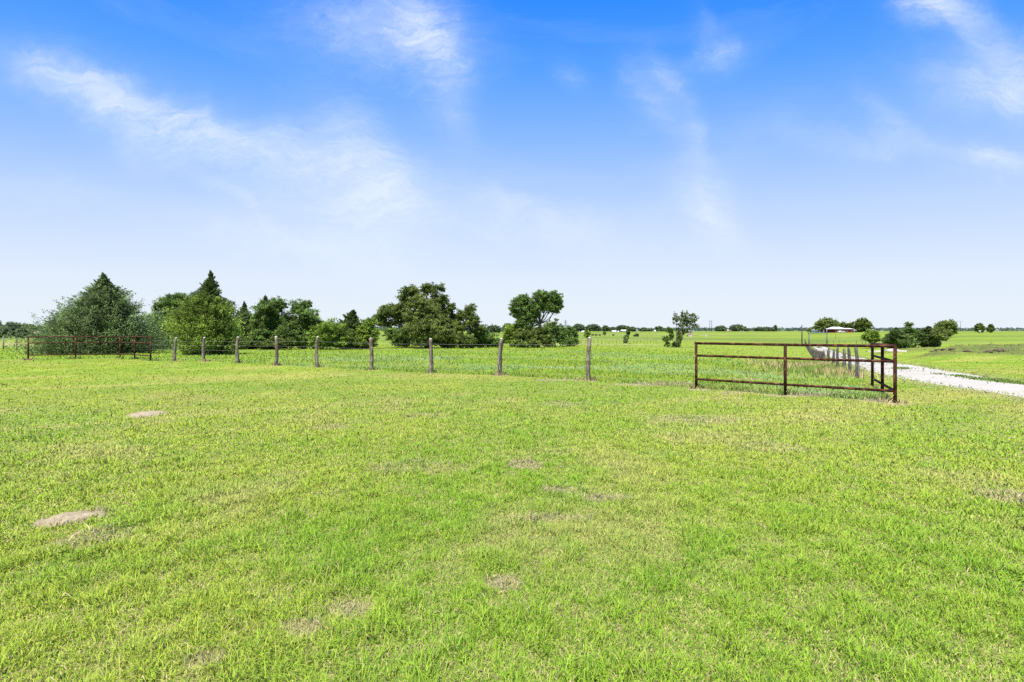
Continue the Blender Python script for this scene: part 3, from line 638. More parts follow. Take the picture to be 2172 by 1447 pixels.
# white tank shed by the ragged tree
c = cast(1464, 714); D = c.y/F
ts = thing('water_tank', c, 'tall cream storage tank standing behind the ragged small tree', 'tank')
b = MB(); b.tube([(0, 0, -.2), (0, 0, 12*D), (0, 0, 12.1*D)], [5.3*D, 5.3*D, 5.1*D], 24); b.build('body', CREAM, ts, False)
b = MB(); b.tube([(0, 0, 12.1*D), (0, 0, 13.6*D)], [5.4*D, .3*D], 24); b.build('lid', WHITEROOF, ts, False)
c = cast(1497, 714); D = c.y/F
b = MB(); b.box((0, 0, .45), (4*D, 2*D, .7)); b.box((2.5*D, 0, .3), (1.4*D, 1.4*D, .9)); b.tube([(-14*D, 0, .35), (-3*D, 0, .4)], .07, 6)
o = b.build('feed_trough', CREAM, None, False); o.location = c; tag(o, 'small pale trough lying in the pasture right of the tank', 'trough')
# brick house with long white roof
HYd = 330; D = HYd/F; c = at(1778, HYd); bh = thing('brick_house', c, 'long red brick house with white roof under the big oaks', 'house', 'far farm buildings')
zt = lambda py: EYE-(py-HY)*D-c.z
def X_(px): return (px-1778)*D
b = MB(); b.box((X_(1782), 0, zt(698)/2-.3), ((1802-1763)*D, 8, zt(698)+.6)); b.build('wall', BRICK, bh, False)
b = MB(); hw = (1787-1759)*D/2; gx = X_(1773); b.add([(gx-hw, -4.8, zt(698)), (gx+hw, -4.8, zt(698)), (gx+hw, 4.8, zt(698)), (gx-hw, 4.8, zt(698)), (gx-hw*.55, 0, zt(693.6)), (gx+hw*.55, 0, zt(693.6))], [(0, 1, 5, 4), (2, 3, 4, 5), (0, 4, 3), (1, 2, 5), (3, 2, 1, 0)]); gable(b, X_(1794), 0, 14*D, 9, zt(698)+.01, zt(696.2)); b.build('roof', WHITEROOF, bh, False)
b = MB(); b.box((X_(1757), -.5, zt(699.2)), (14*D, 7, .2)); 
for t in (1751.5, 1757, 1763): b.box((X_(t), -3.5, zt(699.2)/2), (.15, .15, zt(699.2)-.21))
b.build('carport', DARK, bh, False)
for px, ww, hh in ((1773.5, 2, 1.5), (1781, 1.1, .8), (1788, .8, .8), (1798, 1., .9)):
    b = MB(); b.box((X_(px), -4.05, 1.05), (ww, .1, hh)); o = b.build('window', WHITEPAINT, bh, False); b = MB(); b.box((X_(px), -4.12, 1.05), (ww-.3, .06, hh-.3)); b.build('pane', GLASS, o, False)
b = MB(); b.box((X_(1769), -4.05, .95), (1.0, .1, 1.7)); b.build('door', CREAM, bh, False)
house('shed', 1803, 1810, 340, 701, 698.6, 6, 'low pink tan shed right of the brick house', TANWALL, TANWALL, door=(.2, 1, 1.2), cat='shed')
house('farm_house', 1812, 1846, 352, 701, 697.8, 9, 'long pale building with white roof behind the right hand oak', TANWALL, WHITEROOF, wins=((-.3, 1.2, .8, .5), (.1, 1.2, .8, .5)), door=(.35, 1.2, 1.5))
house('farm_house', 1729, 1748, 350, 701, 697.2, 9, 'white building showing under the left edge of the big oak', WHITEPAINT, WHITEROOF, wins=((-.3, 1.2, .8, .5),), door=(.2, 1.2, 1.5))
# white car in front of the house
c = at(1785, 322); car = thing('parked_car', c, 'tiny white car parked in front of the red brick house', 'car')
b = MB(); prof = [(-2.2, .35), (-2.2, .85), (-1.3, .95), (-.8, 1.4), (.7, 1.42), (1.3, .98), (2.15, .85), (2.2, .35)]
b.add([(x, y, z) for y in (-.85, .85) for x, z in prof], [tuple(range(8)), tuple(range(15, 7, -1))]+[(i, i+8, (i+1) % 8+8, (i+1) % 8) for i in range(8)]); b.build('body', WHITEPAINT, car, False)
b = MB(); b.add([(-1.15, -.87, .98), (1.1, -.87, 1.0), (.65, -.87, 1.34), (-.75, -.87, 1.33)], [(0, 1, 2, 3)]); b.build('window', GLASS, car, False)
for x in (-1.4, 1.4):
    for y in (-.8, .8): b = MB(); b.tube([(x, y-.1, .33), (x, y+.1, .33)], .33, 12); b.build('wheel', DARK, car)
# antenna mast and yard light by the house
c = at(1774.5, 345); an = thing('antenna_mast', c, 'thin lattice antenna mast above the brick house roof', 'antenna'); h = EYE-(673-HY)/F*345-c.z
b = MB()
for q in ((0, 0), (.25, 0), (.12, .2)): b.tube([(q[0], q[1], 0), (q[0], q[1], h)], .04, 4)
for k in range(int(h/.6)): b.tube([(0, 0, k*.6), (.25, 0, k*.6+.6)], .025, 4)
b.build('mast', STEEL, an)
b = MB(); b.box((.1, 0, h*.95), (2.2, .06, .06)); b.box((.1, 0, h*.82), (1.6, .06, .06)); b.build('aerial', STEEL, an, False)
c = at(1810, 326); yl_ = thing('yard_light', c, 'yard light on a wooden pole right of the brick house', 'lamp'); h = EYE-(688-HY)/F*326-c.z
b = MB(); b.tube([(0, 0, -.3), (0, 0, h)], [.16, .12], 8); b.build('pole', POLE, yl_)
b = MB(); b.tube([(0, -.1, h-.1), (0, -.5, h+.1), (0, -.8, h+.1)], .05, 6); b.tube([(0, -.8, h+.2), (0, -.8, h-.25)], [.18, .35], 10); b.build('lamp_head', WHITEPAINT, yl_)
# ------------------------------------------------------------------ vegetation
def leafquads(Cn, D_, Nn, Ln, Wn, col):
    """rhombus leaves: centre, long direction, normal-ish, length, width"""
    D_ = D_/np.linalg.norm(D_, axis=1)[:, None]; Sd = np.cross(D_, Nn); Sd /= np.maximum(np.linalg.norm(Sd, axis=1), 1e-6)[:, None]
    Ln = Ln[:, None]/2; Wn = Wn[:, None]/2
    P = np.stack([Cn-D_*Ln, Cn+Sd*Wn, Cn+D_*Ln, Cn-Sd*Wn], 1).reshape(-1, 3)
    return P, np.arange(len(Cn)*4).reshape(-1, 4), np.repeat(col, 4, 0)
def rnd_dirs(rg, n):
    v = rg.normal(size=(n, 3)); return v/np.linalg.norm(v, axis=1)[:, None]
PAL = {  # dark, mid, light foliage colours
    'cedar': (C(.040, .066, .022), C(.080, .122, .044), C(.16, .215, .09)),
    'cedardark': (C(.038, .062, .018), C(.070, .105, .030), C(.115, .16, .045)),
    'juniper': (C(.045, .08, .014), C(.11, .165, .028), C(.22, .30, .06)),
    'oak': (C(.042, .066, .015), C(.088, .128, .026), C(.165, .21, .045)),
    'live': (C(.060, .084, .022), C(.125, .165, .038), C(.21, .255, .07)),
    'bright': (C(.055, .10, .014), C(.13, .21, .026), C(.25, .34, .06)),
    'green': (C(.040, .078, .018), C(.088, .150, .032), C(.175, .265, .06)),
    'far': (C(.065, .098, .05), C(.10, .14, .066), C(.14, .185, .085))}  # 'far' is paler and greyer: distance haze put into the leaf colour
def palcol(rg, pal, P, scale, n):
    a, b, c = [q*1.16 for q in PAL[pal]]
    t = .5*fbm(P[:, 0]*scale+P[:, 1]*.7*scale+50, P[:, 2]*scale*1.2+P[:, 1]*scale*.6+50, 91)+.5*rg.random(n)
    t = np.clip((t-.22)/.56, 0, 1)
    col = np.where((t < .5)[:, None], a+(b-a)*(t*2)[:, None], b+(c-b)*((t-.5)*2)[:, None])
    return col*(1+.12*rg.normal(size=(n, 1)))
def root_for(px, base, Y):
    if Y is None: c = cast(px, base)
    else: c = at(px, Y)
    return c, c.y/F
SEED = [1000]
def broadleaf(lobes, base, pal, label, group=None, Y=None, trunkx=None, dens=1., leafk=1., trunk_r=None, holes=.0, forks=None, name='tree', cat='tree', clk=1., barkm=None, flat=.7, trunk=True, droop=0.):
    """lobes: (cx, cy, rx, ry) in photo pixels, placed round the trunk at the tree's own distance"""
    SEED[0] += 1; rg = np.random.default_rng(SEED[0])
    x0 = trunkx if trunkx is not None else float(np.mean([l[0] for l in lobes]))
    c, D = root_for(x0, base, Y); Yd = c.y
    root = thing(name, c, label, cat, group)
    leafL = max(.10, .0030*Yd)*leafk
    allC, allD, allN, allL, allc = [], [], [], [], []
    b = MB(); H = EYE-(min(l[1]-l[3] for l in lobes)-HY)*D-c.z
    tr = trunk_r or H*.022
    fork = Vector((0, 0, H*.28)) if forks is None else Vector(((forks[0]-x0)*D, 0, EYE-(forks[1]-HY)*D-c.z))
    if trunk:
        mid = fork*.5+Vector((rg.normal()*tr*.8, rg.normal()*tr*.8, 0))
        b.tube([(0, 0, -.2), mid*.15, mid, fork], [tr*1.35, tr*1.1, tr*.9, tr*.8], 8)
    for li, (lx, ly, rx, ry) in enumerate(lobes):
        P0 = np.array([(lx-x0)*D, rg.uniform(-.35, .35)*rx*D if len(lobes) > 1 else 0, EYE-(ly-HY)*D-c.z]); rr = np.array([rx*D, rx*D*.9, ry*D])
        area = math.pi*rr[0]*rr[2]
        cr = max(.16, min(.42, .18*min(rr[0], rr[2])+.08))*clk
        nc = max(4, int(area/(cr*cr)*1.9*dens))
        dv = rnd_dirs(rg, nc); rad = rg.random(nc)**(1/2.3); cc = P0+dv*(rad*np.clip(1+.17*rg.normal(size=nc), .5, 1.45))[:, None]*rr
        cc = cc[cc[:, 2] > .1*cr]; nc = len(cc)
        if holes: k = fbm(cc[:, 0]*.9/max(D*18, .3)+li, cc[:, 2]*.9/max(D*18, .3), SEED[0]) > holes; cc = cc[k] if k.sum() > 3 else cc; nc = len(cc)
        per = max(6, int(2.3*cr*cr*math.pi/(leafL*leafL*.38)))
        n = nc*per; q = np.repeat(cc, per, 0)+rg.normal(size=(n, 3))*cr*np.array([.55, .55, .55*flat])
        out = q-P0; out /= np.maximum(np.linalg.norm(out, axis=1), .01)[:, None]
        dd = rnd_dirs(rg, n)+out*.5+np.array([0, 0, -droop]); nn = rnd_dirs(rg, n)*.9+np.array([0, 0, .7])+out*.5
        allC.append(q); allD.append(dd); allN.append(nn); allL.append(leafL*rg.uniform(.6, 1.35, n))
        tone = np.repeat(rg.normal(0, .24, nc), per)[:, None]
        allc.append(palcol(rg, pal, q, 1.1/max(cr*2, .3), n)*(1+tone))
        if trunk:
            lc = Vector(P0); m1 = fork.lerp(lc, .5)+Vector((0, 0, .08*H*rg.normal())); rl = tr*min(.6, .35+.25*rr[0]/max(H*.3, .1))
            b.tube([fork-Vector((0, 0, tr)), m1, lc], [rl, rl*.75, rl*.4], 6, cap=False)
            for k in rg.choice(nc, min(nc, 7), replace=False):
                e = Vector(cc[k]); s_ = m1.lerp(lc, rg.uniform(.2, 1)); b.tube([s_, s_.lerp(e, .5)+Vector((0, 0, .05*H*rg.normal()*.5)), e], [rl*.38, rl*.25, rl*.1], 5, cap=False)
    Cn = np.concatenate(allC); 
    keep = Cn[:, 2] > .03; Cn = Cn[keep]; Dn = np.concatenate(allD)[keep]; Nn = np.concatenate(allN)[keep]; Ln = np.concatenate(allL)[keep]; cl_ = np.concatenate(allc)[keep]
    P, f, cv = leafquads(Cn, Dn, Nn, Ln, Ln*.6, np.clip(cl_, .004, .5))
    if trunk and b.v: b.build('trunk', barkm or BARK, root)
    link('crown', npmesh('crown', P, [f], {'col': cv}), LEAF, root)
    return root
def conifer(sil, base, pal, label, group=None, Y=None, arms=420, sprigs=26, leafk=1., up=.35, name='cedar_tree', apex=None, inner=.3, ragged=.25, trunkx=None, wk=.34, top=None):
    """sil: (row, left, right) outline rows of the photo, top to bottom; the tree is round about its trunk"""
    SEED[0] += 1; rg = np.random.default_rng(SEED[0])
    sil = sorted(sil); x0 = trunkx or (sil[-1][1]+sil[-1][2])/2; sprigs = int(sprigs*2.3); arms = int(arms*1.15); wk *= 1.25; inner = .12
    c, D = root_for(x0, base, Y); Yd = c.y; root = thing(name, c, label, 'tree', group)
    rows = np.array([s[0] for s in sil], float); xl = np.array([s[1] for s in sil], float); xr = np.array([s[2] for s in sil], float)
    w = (xr-xl)+4; t = rng.random(1)
    # arm heights, more where the outline is wide
    yy_ = np.linspace(rows[0], rows[-1], 200); ww = np.interp(yy_, rows, w)+.10*w.max(); cum = np.cumsum(ww); yr = np.interp(rg.random(arms)*cum[-1], cum, yy_)
    ax = np.interp(yr, rows, (xl+xr)/2); ax = x0+(ax-x0)*1.0
    nb = max(10, arms//9); bi = rg.integers(0, nb, arms)                      # arms gather into boughs
    by_ = np.interp((np.arange(nb)+rg.random(nb))/nb*cum[-1], cum, yy_); bphi = (np.arange(nb)*2.39996+rg.normal(0, .3, nb)) % (2*np.pi)
    hrow = rows[-1]-rows[0]; yr = np.clip(by_[bi]+rg.normal(0, .022*hrow, arms), rows[0], rows[-1]); ax = np.interp(yr, rows, (xl+xr)/2)
    Rr = np.interp(yr, rows, (xr-xl)/2)*D; phi = bphi[bi]+rg.normal(0, 1, arms)*np.clip(.55/np.maximum(Rr, .3), .12, .6)
    bl_ = np.clip(1+ragged*.55*rg.normal(size=nb), .5, 1.35); Rr = Rr*bl_[bi]*np.clip(1+.12*rg.normal(size=arms), .6, 1.3); btone = rg.normal(0, .32, nb)
    ax_m = (ax-x0)*D; zt_ = EYE-(yr-HY)*D-c.z
    tip = np.c_[ax_m+np.cos(phi)*Rr, np.sin(phi)*Rr, zt_]
    st = np.c_[ax_m*.8, phi*0, np.maximum(zt_-up*Rr-.1, .05)]
    leafL = max(.14, .0042*Yd)*leafk
    q, dd, nn, LL, cc = [], [], [], [], []
    n = arms*sprigs; a = np.repeat(np.arange(arms), sprigs); t = inner+(1-inner)*rg.random(n)**.75
    p0, p1 = st[a], tip[a]; pos = p0+(p1-p0)*t[:, None]; pos[:, 2] -= (Rr[a]*.16)*np.sin(np.pi*t)
    dirv = p1-p0; dirv = dirv/np.maximum(np.linalg.norm(dirv, axis=1), .01)[:, None]
    spread = (.035+.10*(1-t))[:, None]*np.clip(Rr[a], .6, 2.6)[:, None]
    pos = pos+rg.normal(size=(n, 3))*spread*np.array([1, 1, .6])
    dd = dirv+rg.normal(size=(n, 3))*.45+np.array([0, 0, .25]); nn = rg.normal(size=(n, 3))*.7+np.array([0, 0, .6])+dirv*.4
    tone = (np.repeat(rg.normal(0, .12, arms), sprigs)+btone[bi][a])[:, None]
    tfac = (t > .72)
    col = palcol(rg, pal, pos, .9, n)*(1+tone)*(1+.25*tfac[:, None])  # outer sprigs lightened: light on the bough tips put into their colour
    nf = int(n*.75); yf = np.interp(rg.random(nf)*cum[-1], cum, yy_); Rf = np.interp(yf, rows, (xr-xl)/2)*D; pf = rg.uniform(0, 2*np.pi, nf); qf = np.sqrt(rg.random(nf))*.80*(.55+.75*fbm(pf*2.2+9, yf*.16, SEED[0]))*(.55+.45*sstep(0, .35, (yf-rows[0])/hrow))
    fp = np.c_[(np.interp(yf, rows, (xl+xr)/2)-x0)*D+np.cos(pf)*Rf*qf, np.sin(pf)*Rf*qf, EYE-(yf-HY)*D-c.z+rg.normal(0, .08, nf)]
    fd = np.c_[np.cos(pf), np.sin(pf), np.full(nf, .5)]+rg.normal(size=(nf, 3))*.6
    pos = np.r_[pos, fp]; dd = np.r_[dd, fd]; nn = np.r_[nn, rg.normal(size=(nf, 3))+np.array([0, 0, .5])]; col = np.r_[col, palcol(rg, pal, fp, 1.1, nf)*.8]; n = n+nf  # inner fill darkened: shade inside the crown put into its colour
    keep = pos[:, 2] > .03
    P, f, cv = leafquads(pos[keep], dd[keep], nn[keep], (leafL*rg.uniform(.6, 1.4, n))[keep], (leafL*wk*rg.uniform(.7, 1.3, n))[keep], np.clip(col[keep], .004, .5))
    b = MB(); H = zt_.max(); b.tube([(0, 0, -.2), ((ax_m.mean())*.5, 0, H*.5), ((np.interp(rows[0], rows, (xl+xr)/2)-x0)*D, 0, H*.97)], [H*.03, H*.018, .015], 8)
    for k in rg.choice(arms, min(arms, 70), replace=False): b.tube([tuple(st[k]), tuple(st[k]*.4+tip[k]*.6-np.array([0, 0, Rr[k]*.15])), tuple(st[k]*.2+tip[k]*.8)], [H*.005, H*.003, .006], 4, cap=False)
    b.build('trunk', BARK, root)
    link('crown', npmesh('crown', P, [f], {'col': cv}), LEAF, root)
    return root
GT = 'trees along the far side of the pasture'
# big cedar at left
conifer([(583, 214, 222), (592, 212, 230), (598, 204, 240), (604, 202, 242), (612, 190, 256), (622, 184, 262), (640, 165, 278), (655, 150, 290), (672, 120, 300), (690, 105, 306), (710, 98, 310), (730, 92, 312), (746, 100, 300)], 750, 'cedar',
        'huge spreading blue green cedar behind the left pipe fence', GT, arms=1250, sprigs=24, up=.28, trunkx=205, wk=.3, ragged=.32, leafk=.95)
# low growth right of it
broadleaf([(318, 690, 24, 28), (300, 715, 22, 24), (338, 715, 26, 26), (322, 735, 40, 8)], 743, 'live', 'low tangled tree with bare grey twigs right of the big cedar', GT, trunkx=318, dens=.8, holes=.35, Y=52, barkm=BARKPALE)
broadleaf([(355, 650, 24, 22), (378, 640, 26, 18), (345, 690, 26, 34), (385, 675, 30, 40), (360, 720, 34, 22)], 743, 'green', 'dark green leafy tree left of the bright juniper', GT, trunkx=362, Y=50, dens=1.1, leafk=.9)
conifer([(577, 444, 449), (590, 439, 455), (597, 430, 462), (604, 424, 466), (612, 420, 466), (628, 400, 474), (640, 404, 500), (655, 405, 504), (675, 402, 504), (710, 400, 506), (740, 405, 502)], 744, 'cedardark',
        'tallest dark cedar with a thin spiky leader behind the juniper', GT, arms=620, sprigs=22, up=.5, trunkx=448, Y=51, ragged=.6, wk=.3)
conifer([(622, 425, 440), (632, 402, 462), (650, 385, 478), (675, 372, 492), (700, 372, 500), (725, 380, 505), (745, 400, 462)], 752, 'juniper',
        'rounded yellow green juniper in front of the tall spiky cedar', GT, arms=1000, sprigs=22, up=.6, trunkx=434, wk=.34, ragged=.2)
conifer([(643, 517, 519), (652, 511, 525), (665, 505, 532), (680, 500, 538), (710, 498, 545), (738, 500, 548)], 743, 'cedar', 'small pointed conifer between the juniper and the broad trees', GT, arms=300, sprigs=22, up=.1, trunkx=518, Y=53, ragged=.2)
broadleaf([(508, 715, 22, 24), (535, 722, 22, 20)], 743, 'oak', 'low olive bush beneath the small pointed conifer', GT, Y=52, trunkx=520, dens=1.1)
conifer([(630, 560, 564), (640, 555, 572), (655, 548, 585), (680, 545, 590), (735, 545, 590)], 743, 'cedardark', 'dark cedar tip rising out of the leafy tree past the pointed conifer', GT, arms=260, sprigs=22, Y=55, trunkx=566, ragged=.4)
broadleaf([(575, 655, 24, 20), (595, 645, 16, 12), (560, 680, 26, 20), (595, 685, 26, 26), (575, 715, 36, 24), (610, 705, 20, 26)], 743, 'green', 'broad leafy green tree behind the fourth wooden post', GT, trunkx=580, Y=52, dens=1.0, holes=.2)
broadleaf([(632, 652, 17, 16), (650, 645, 10, 10), (655, 668, 22, 16), (635, 690, 26, 24), (668, 690, 20, 16), (645, 718, 34, 22)], 743, 'green', 'leafy tree with upright tips behind the fifth wooden post', GT, trunkx=645, Y=53, dens=1., holes=.2)
broadleaf([(700, 700, 30, 22), (680, 718, 26, 20), (718, 720, 24, 18), (700, 728, 40, 10)], 743, 'bright', 'low bright green bushy tree between fifth and sixth posts', GT, trunkx=700, Y=50, leafk=.9)
conifer([(660, 744, 756), (668, 732, 760), (680, 724, 766), (700, 722, 776), (738, 720, 780)], 742, 'cedardark', 'ragged dark cedar with a broken flat top above the sixth post', GT, arms=300, sprigs=26, up=.6, trunkx=747, Y=53, ragged=.6)
broadleaf([(785, 685, 14, 12), (778, 700, 18, 14), (790, 715, 16, 18), (760, 725, 24, 14)], 741, 'bright', 'small bright tree left of the great oak', GT, trunkx=780, Y=52, leafk=.9)
broadleaf([(600, 725, 26, 14), (570, 730, 26, 10)], 741, 'oak', 'dark brush along the foot of the trees behind the fourth post', GT, Y=50.5, trunkx=590, dens=1.1)
broadleaf([(735, 722, 22, 18), (755, 730, 22, 10)], 741, 'oak', 'dark brush under the ragged flat topped cedar', GT, Y=51, trunkx=745, dens=1.1)
broadleaf([(480, 722, 22, 20), (500, 730, 22, 12)], 743, 'cedardark', 'dark brush right of the yellow green juniper', GT, Y=50, trunkx=490, dens=1.1)
broadleaf([(275, 725, 26, 18), (300, 730, 26, 12)], 743, 'cedar', 'low blue green bush against the right foot of the big cedar', GT, Y=48, trunkx=288, dens=1.1)
broadleaf([(505, 700, 30, 20), (540, 690, 22, 18), (520, 720, 40, 16)], None, 'green', 'shaded backing tree behind the small pointed conifer', GT, Y=62, trunkx=520, dens=.9)
broadleaf([(612, 690, 22, 24), (630, 705, 26, 22), (600, 720, 30, 14)], None, 'oak', 'shaded backing tree between the two leafy green trees', GT, Y=62, trunkx=615, dens=.9)
broadleaf([(690, 705, 22, 18), (720, 705, 24, 16), (765, 708, 24, 16), (740, 722, 50, 14)], None, 'oak', 'low shaded brush belt behind the bright bushy tree', GT, Y=62, trunkx=725, dens=.9)
# great oak group
broadleaf([(872, 622, 24, 14), (862, 640, 20, 18), (905, 612, 16, 12), (930, 618, 18, 14), (935, 638, 18, 16), (900, 645, 34, 24), (955, 655, 14, 16), (828, 660, 24, 16), (808, 672, 14, 14), (815, 685, 20, 8), (850, 672, 24, 18), (925, 675, 34, 24), (885, 680, 28, 22), (950, 690, 24, 22), (900, 705, 50, 20), (970, 678, 12, 14), (845, 652, 12, 8)],
          738, 'oak', 'great spreading oak with open top behind the seventh post', GT, trunkx=905, Y=56, dens=1.0, holes=.28, forks=(902, 700), trunk_r=.28)
broadleaf([(888, 640, 22, 14), (905, 660, 26, 20), (875, 672, 22, 18), (920, 690, 30, 22), (890, 698, 26, 20), (935, 708, 26, 18), (905, 722, 30, 12)], 739, 'live', 'lighter yellow green willowy oak in front of the great oak', GT, trunkx=893, Y=53, dens=.8, holes=.25, forks=(898, 705), droop=.7, barkm=BARKPALE)
broadleaf([(997, 656, 13, 12), (985, 670, 18, 14), (1005, 680, 16, 14), (980, 695, 20, 18), (1010, 700, 14, 12)], 738, 'oak', 'airy oak with pale limbs at the right end of the oak group', GT, trunkx=990, Y=55, dens=.85, holes=.3, forks=(993, 708), barkm=BARKPALE)
broadleaf([(850, 712, 30, 12), (830, 705, 20, 12), (870, 725, 40, 12)], 739, 'green', 'low dark undergrowth left under the great oak', GT, Y=60, trunkx=850)
broadleaf([(960, 720, 26, 18), (990, 722, 22, 16), (940, 728, 26, 10)], 738, 'oak', 'dark undergrowth right under the great oak', GT, Y=54, trunkx=965)
broadleaf([(1020, 712, 16, 24), (1038, 722, 18, 16), (1005, 725, 22, 12), (1055, 728, 14, 10)], 737, 'green', 'dark bush in the low gap right of the oak group', GT, Y=56, trunkx=1022, dens=1.1)
# right-centre group
broadleaf([(1086, 702, 18, 14), (1100, 695, 16, 12), (1078, 716, 14, 12), (1095, 722, 24, 14)], 736, 'bright', 'yellow green bush left of the tall forked tree', GT, Y=60, trunkx=1092, leafk=.9)
broadleaf([(1112, 634, 15, 10), (1098, 645, 17, 14), (1090, 658, 11, 12), (1120, 655, 20, 16), (1100, 668, 12, 8), (1122, 678, 14, 12), (1148, 628, 18, 12), (1175, 630, 16, 12), (1160, 642, 22, 16), (1183, 645, 12, 14), (1180, 658, 9, 8), (1140, 648, 18, 16), (1168, 654, 16, 8), (1104, 682, 12, 12), (1116, 694, 14, 12), (1130, 668, 14, 14)],
          738, 'green', 'tall forked tree with rounded umbrella crown and visible trunk', GT, trunkx=1142, Y=58, dens=1., holes=.1, forks=(1145, 684), trunk_r=.17, leafk=.9)
broadleaf([(1175, 685, 8, 5), (1180, 678, 5, 3)], 738, 'live', 'small airy sapling top showing right of the forked tree trunk', GT, Y=61, trunkx=1178, dens=.5)
broadleaf([(1110, 712, 20, 16), (1130, 715, 16, 18), (1150, 705, 14, 18), (1160, 720, 20, 14), (1120, 728, 30, 10)], 738, 'oak', 'dark bushes round the foot of the tall forked tree', GT, Y=57, trunkx=1130, dens=1.1)
broadleaf([(1168, 695, 16, 12), (1180, 705, 12, 12), (1172, 718, 12, 14)], 735, 'green', 'mid green bush right of the forked tree trunk', GT, Y=63, trunkx=1172)
broadleaf([(1190, 700, 7, 12), (1188, 715, 8, 14)], 733, 'green', 'narrow young tree left of the dark bush near the eighth gap', GT, Y=68, trunkx=1189)
broadleaf([(1208, 700, 9, 10), (1200, 712, 12, 12), (1216, 714, 12, 14), (1207, 725, 20, 8)], 733, 'green', 'dark bush at the right end of the tree line', GT, Y=66, trunkx=1208, dens=1.2)
# ragged pair in the right field
GS = 'small trees standing in the open pasture'
broadleaf([(1433, 676, 8, 12), (1441, 690, 9, 22), (1452, 674, 9, 14), (1464, 680, 14, 10), (1455, 697, 12, 14), (1441, 715, 8, 14), (1474, 692, 10, 5), (1476, 674, 8, 5), (1447, 664, 3, 6), (1436, 728, 8, 7), (1470, 668, 8, 4)], 737, 'oak', 'ragged windswept small tree leaning right in the open pasture', GS, trunkx=1435, dens=.42, holes=.38, leafk=.7, forks=(1437, 712), clk=.7, trunk_r=.12)
broadleaf([(1435, 731, 8, 6)], 737, 'cedardark', 'dark dense bush at the foot of the ragged leaning tree', GS, trunkx=1435, dens=2, leafk=.8)
broadleaf([(1420, 700, 8, 7), (1413, 719, 8, 7), (1424, 712, 5, 10), (1416, 731, 6, 6)], 737, 'green', 'little round tree left of the ragged leaning one', GS, trunkx=1418, dens=.8, holes=.2, leafk=.8, clk=.7)
broadleaf([(1246, 710, 6.5, 7), (1244, 703.5, 4, 3)], 723, 'bright', 'lone small round tree in the pasture right of the tree line', GS, trunkx=1246, dens=1.2)
broadleaf([(1333, 698, 4, 5), (1332, 706, 3.5, 6), (1328, 716, 5, 6), (1327, 725, 4, 4)], 728, 'green', 'slender column shaped tree in front of the grey barn', GS, trunkx=1330, dens=1.6)
broadleaf([(1282, 706.5, 3, 3.2)], 713, 'green', 'tiny round tree before the tan shed', GS, trunkx=1282, dens=1.5)
for px, lab in ((1257, 'leftmost of three tiny dark shrubs in the far pasture'), (1264, 'middle one of three tiny dark shrubs in the far pasture'), (1272, 'rightmost of three tiny dark shrubs in the far pasture')):
    broadleaf([(px, 711, 1.8, 1.3)], 712, 'cedardark', lab, 'tiny shrubs in the far pasture', trunkx=px, name='shrub', cat='shrub', trunk=False, dens=2)
broadleaf([(1351, 711, 3, 2.4), (1346, 712, 2, 1.4)], 714, 'cedardark', 'dark low shrub right of the slender column tree', GS, trunkx=1350, name='shrub', cat='shrub', trunk=False, dens=2)
broadleaf([(1301, 711, 1.2, 1.3)], 712, 'cedardark', 'tiny shrub below the tan shed', GS, trunkx=1301, name='shrub', cat='shrub', trunk=False, dens=2)
# distant rows
GF = 'distant trees on the horizon'
def fartree(x0, y0, x1, Y, label, pal='oak', k=6, base=None):
    rg = random.Random(int(x0*7+y0)); w = x1-x0; cy = None
    c = at((x0+x1)/2, Y); by = HY+(EYE-c.z)/Y*F; h = by-y0
    lobes = [((x0+x1)/2, y0+h*.40, w*.36, h*.38)]
    for i in range(k):
        t = (i+.5)/k; lx = x0+w*(.12+.76*t); e = math.sin(math.pi*(.12+.76*t)); ry = h*rg.uniform(.16, .27); lobes.append((lx, y0+ry+h*(.42*(1-e))+rg.uniform(0, .12)*h, w*rg.uniform(.14, .2), ry))
    lobes.append(((x0+x1)/2-w*.2, by-h*.30, w*.26, h*.22)); lobes.append(((x0+x1)/2+w*.22, by-h*.30, w*.26, h*.22))
    return broadleaf(lobes, None, pal, label, GF, Y=Y, dens=.9, clk=1.5, flat=.8)
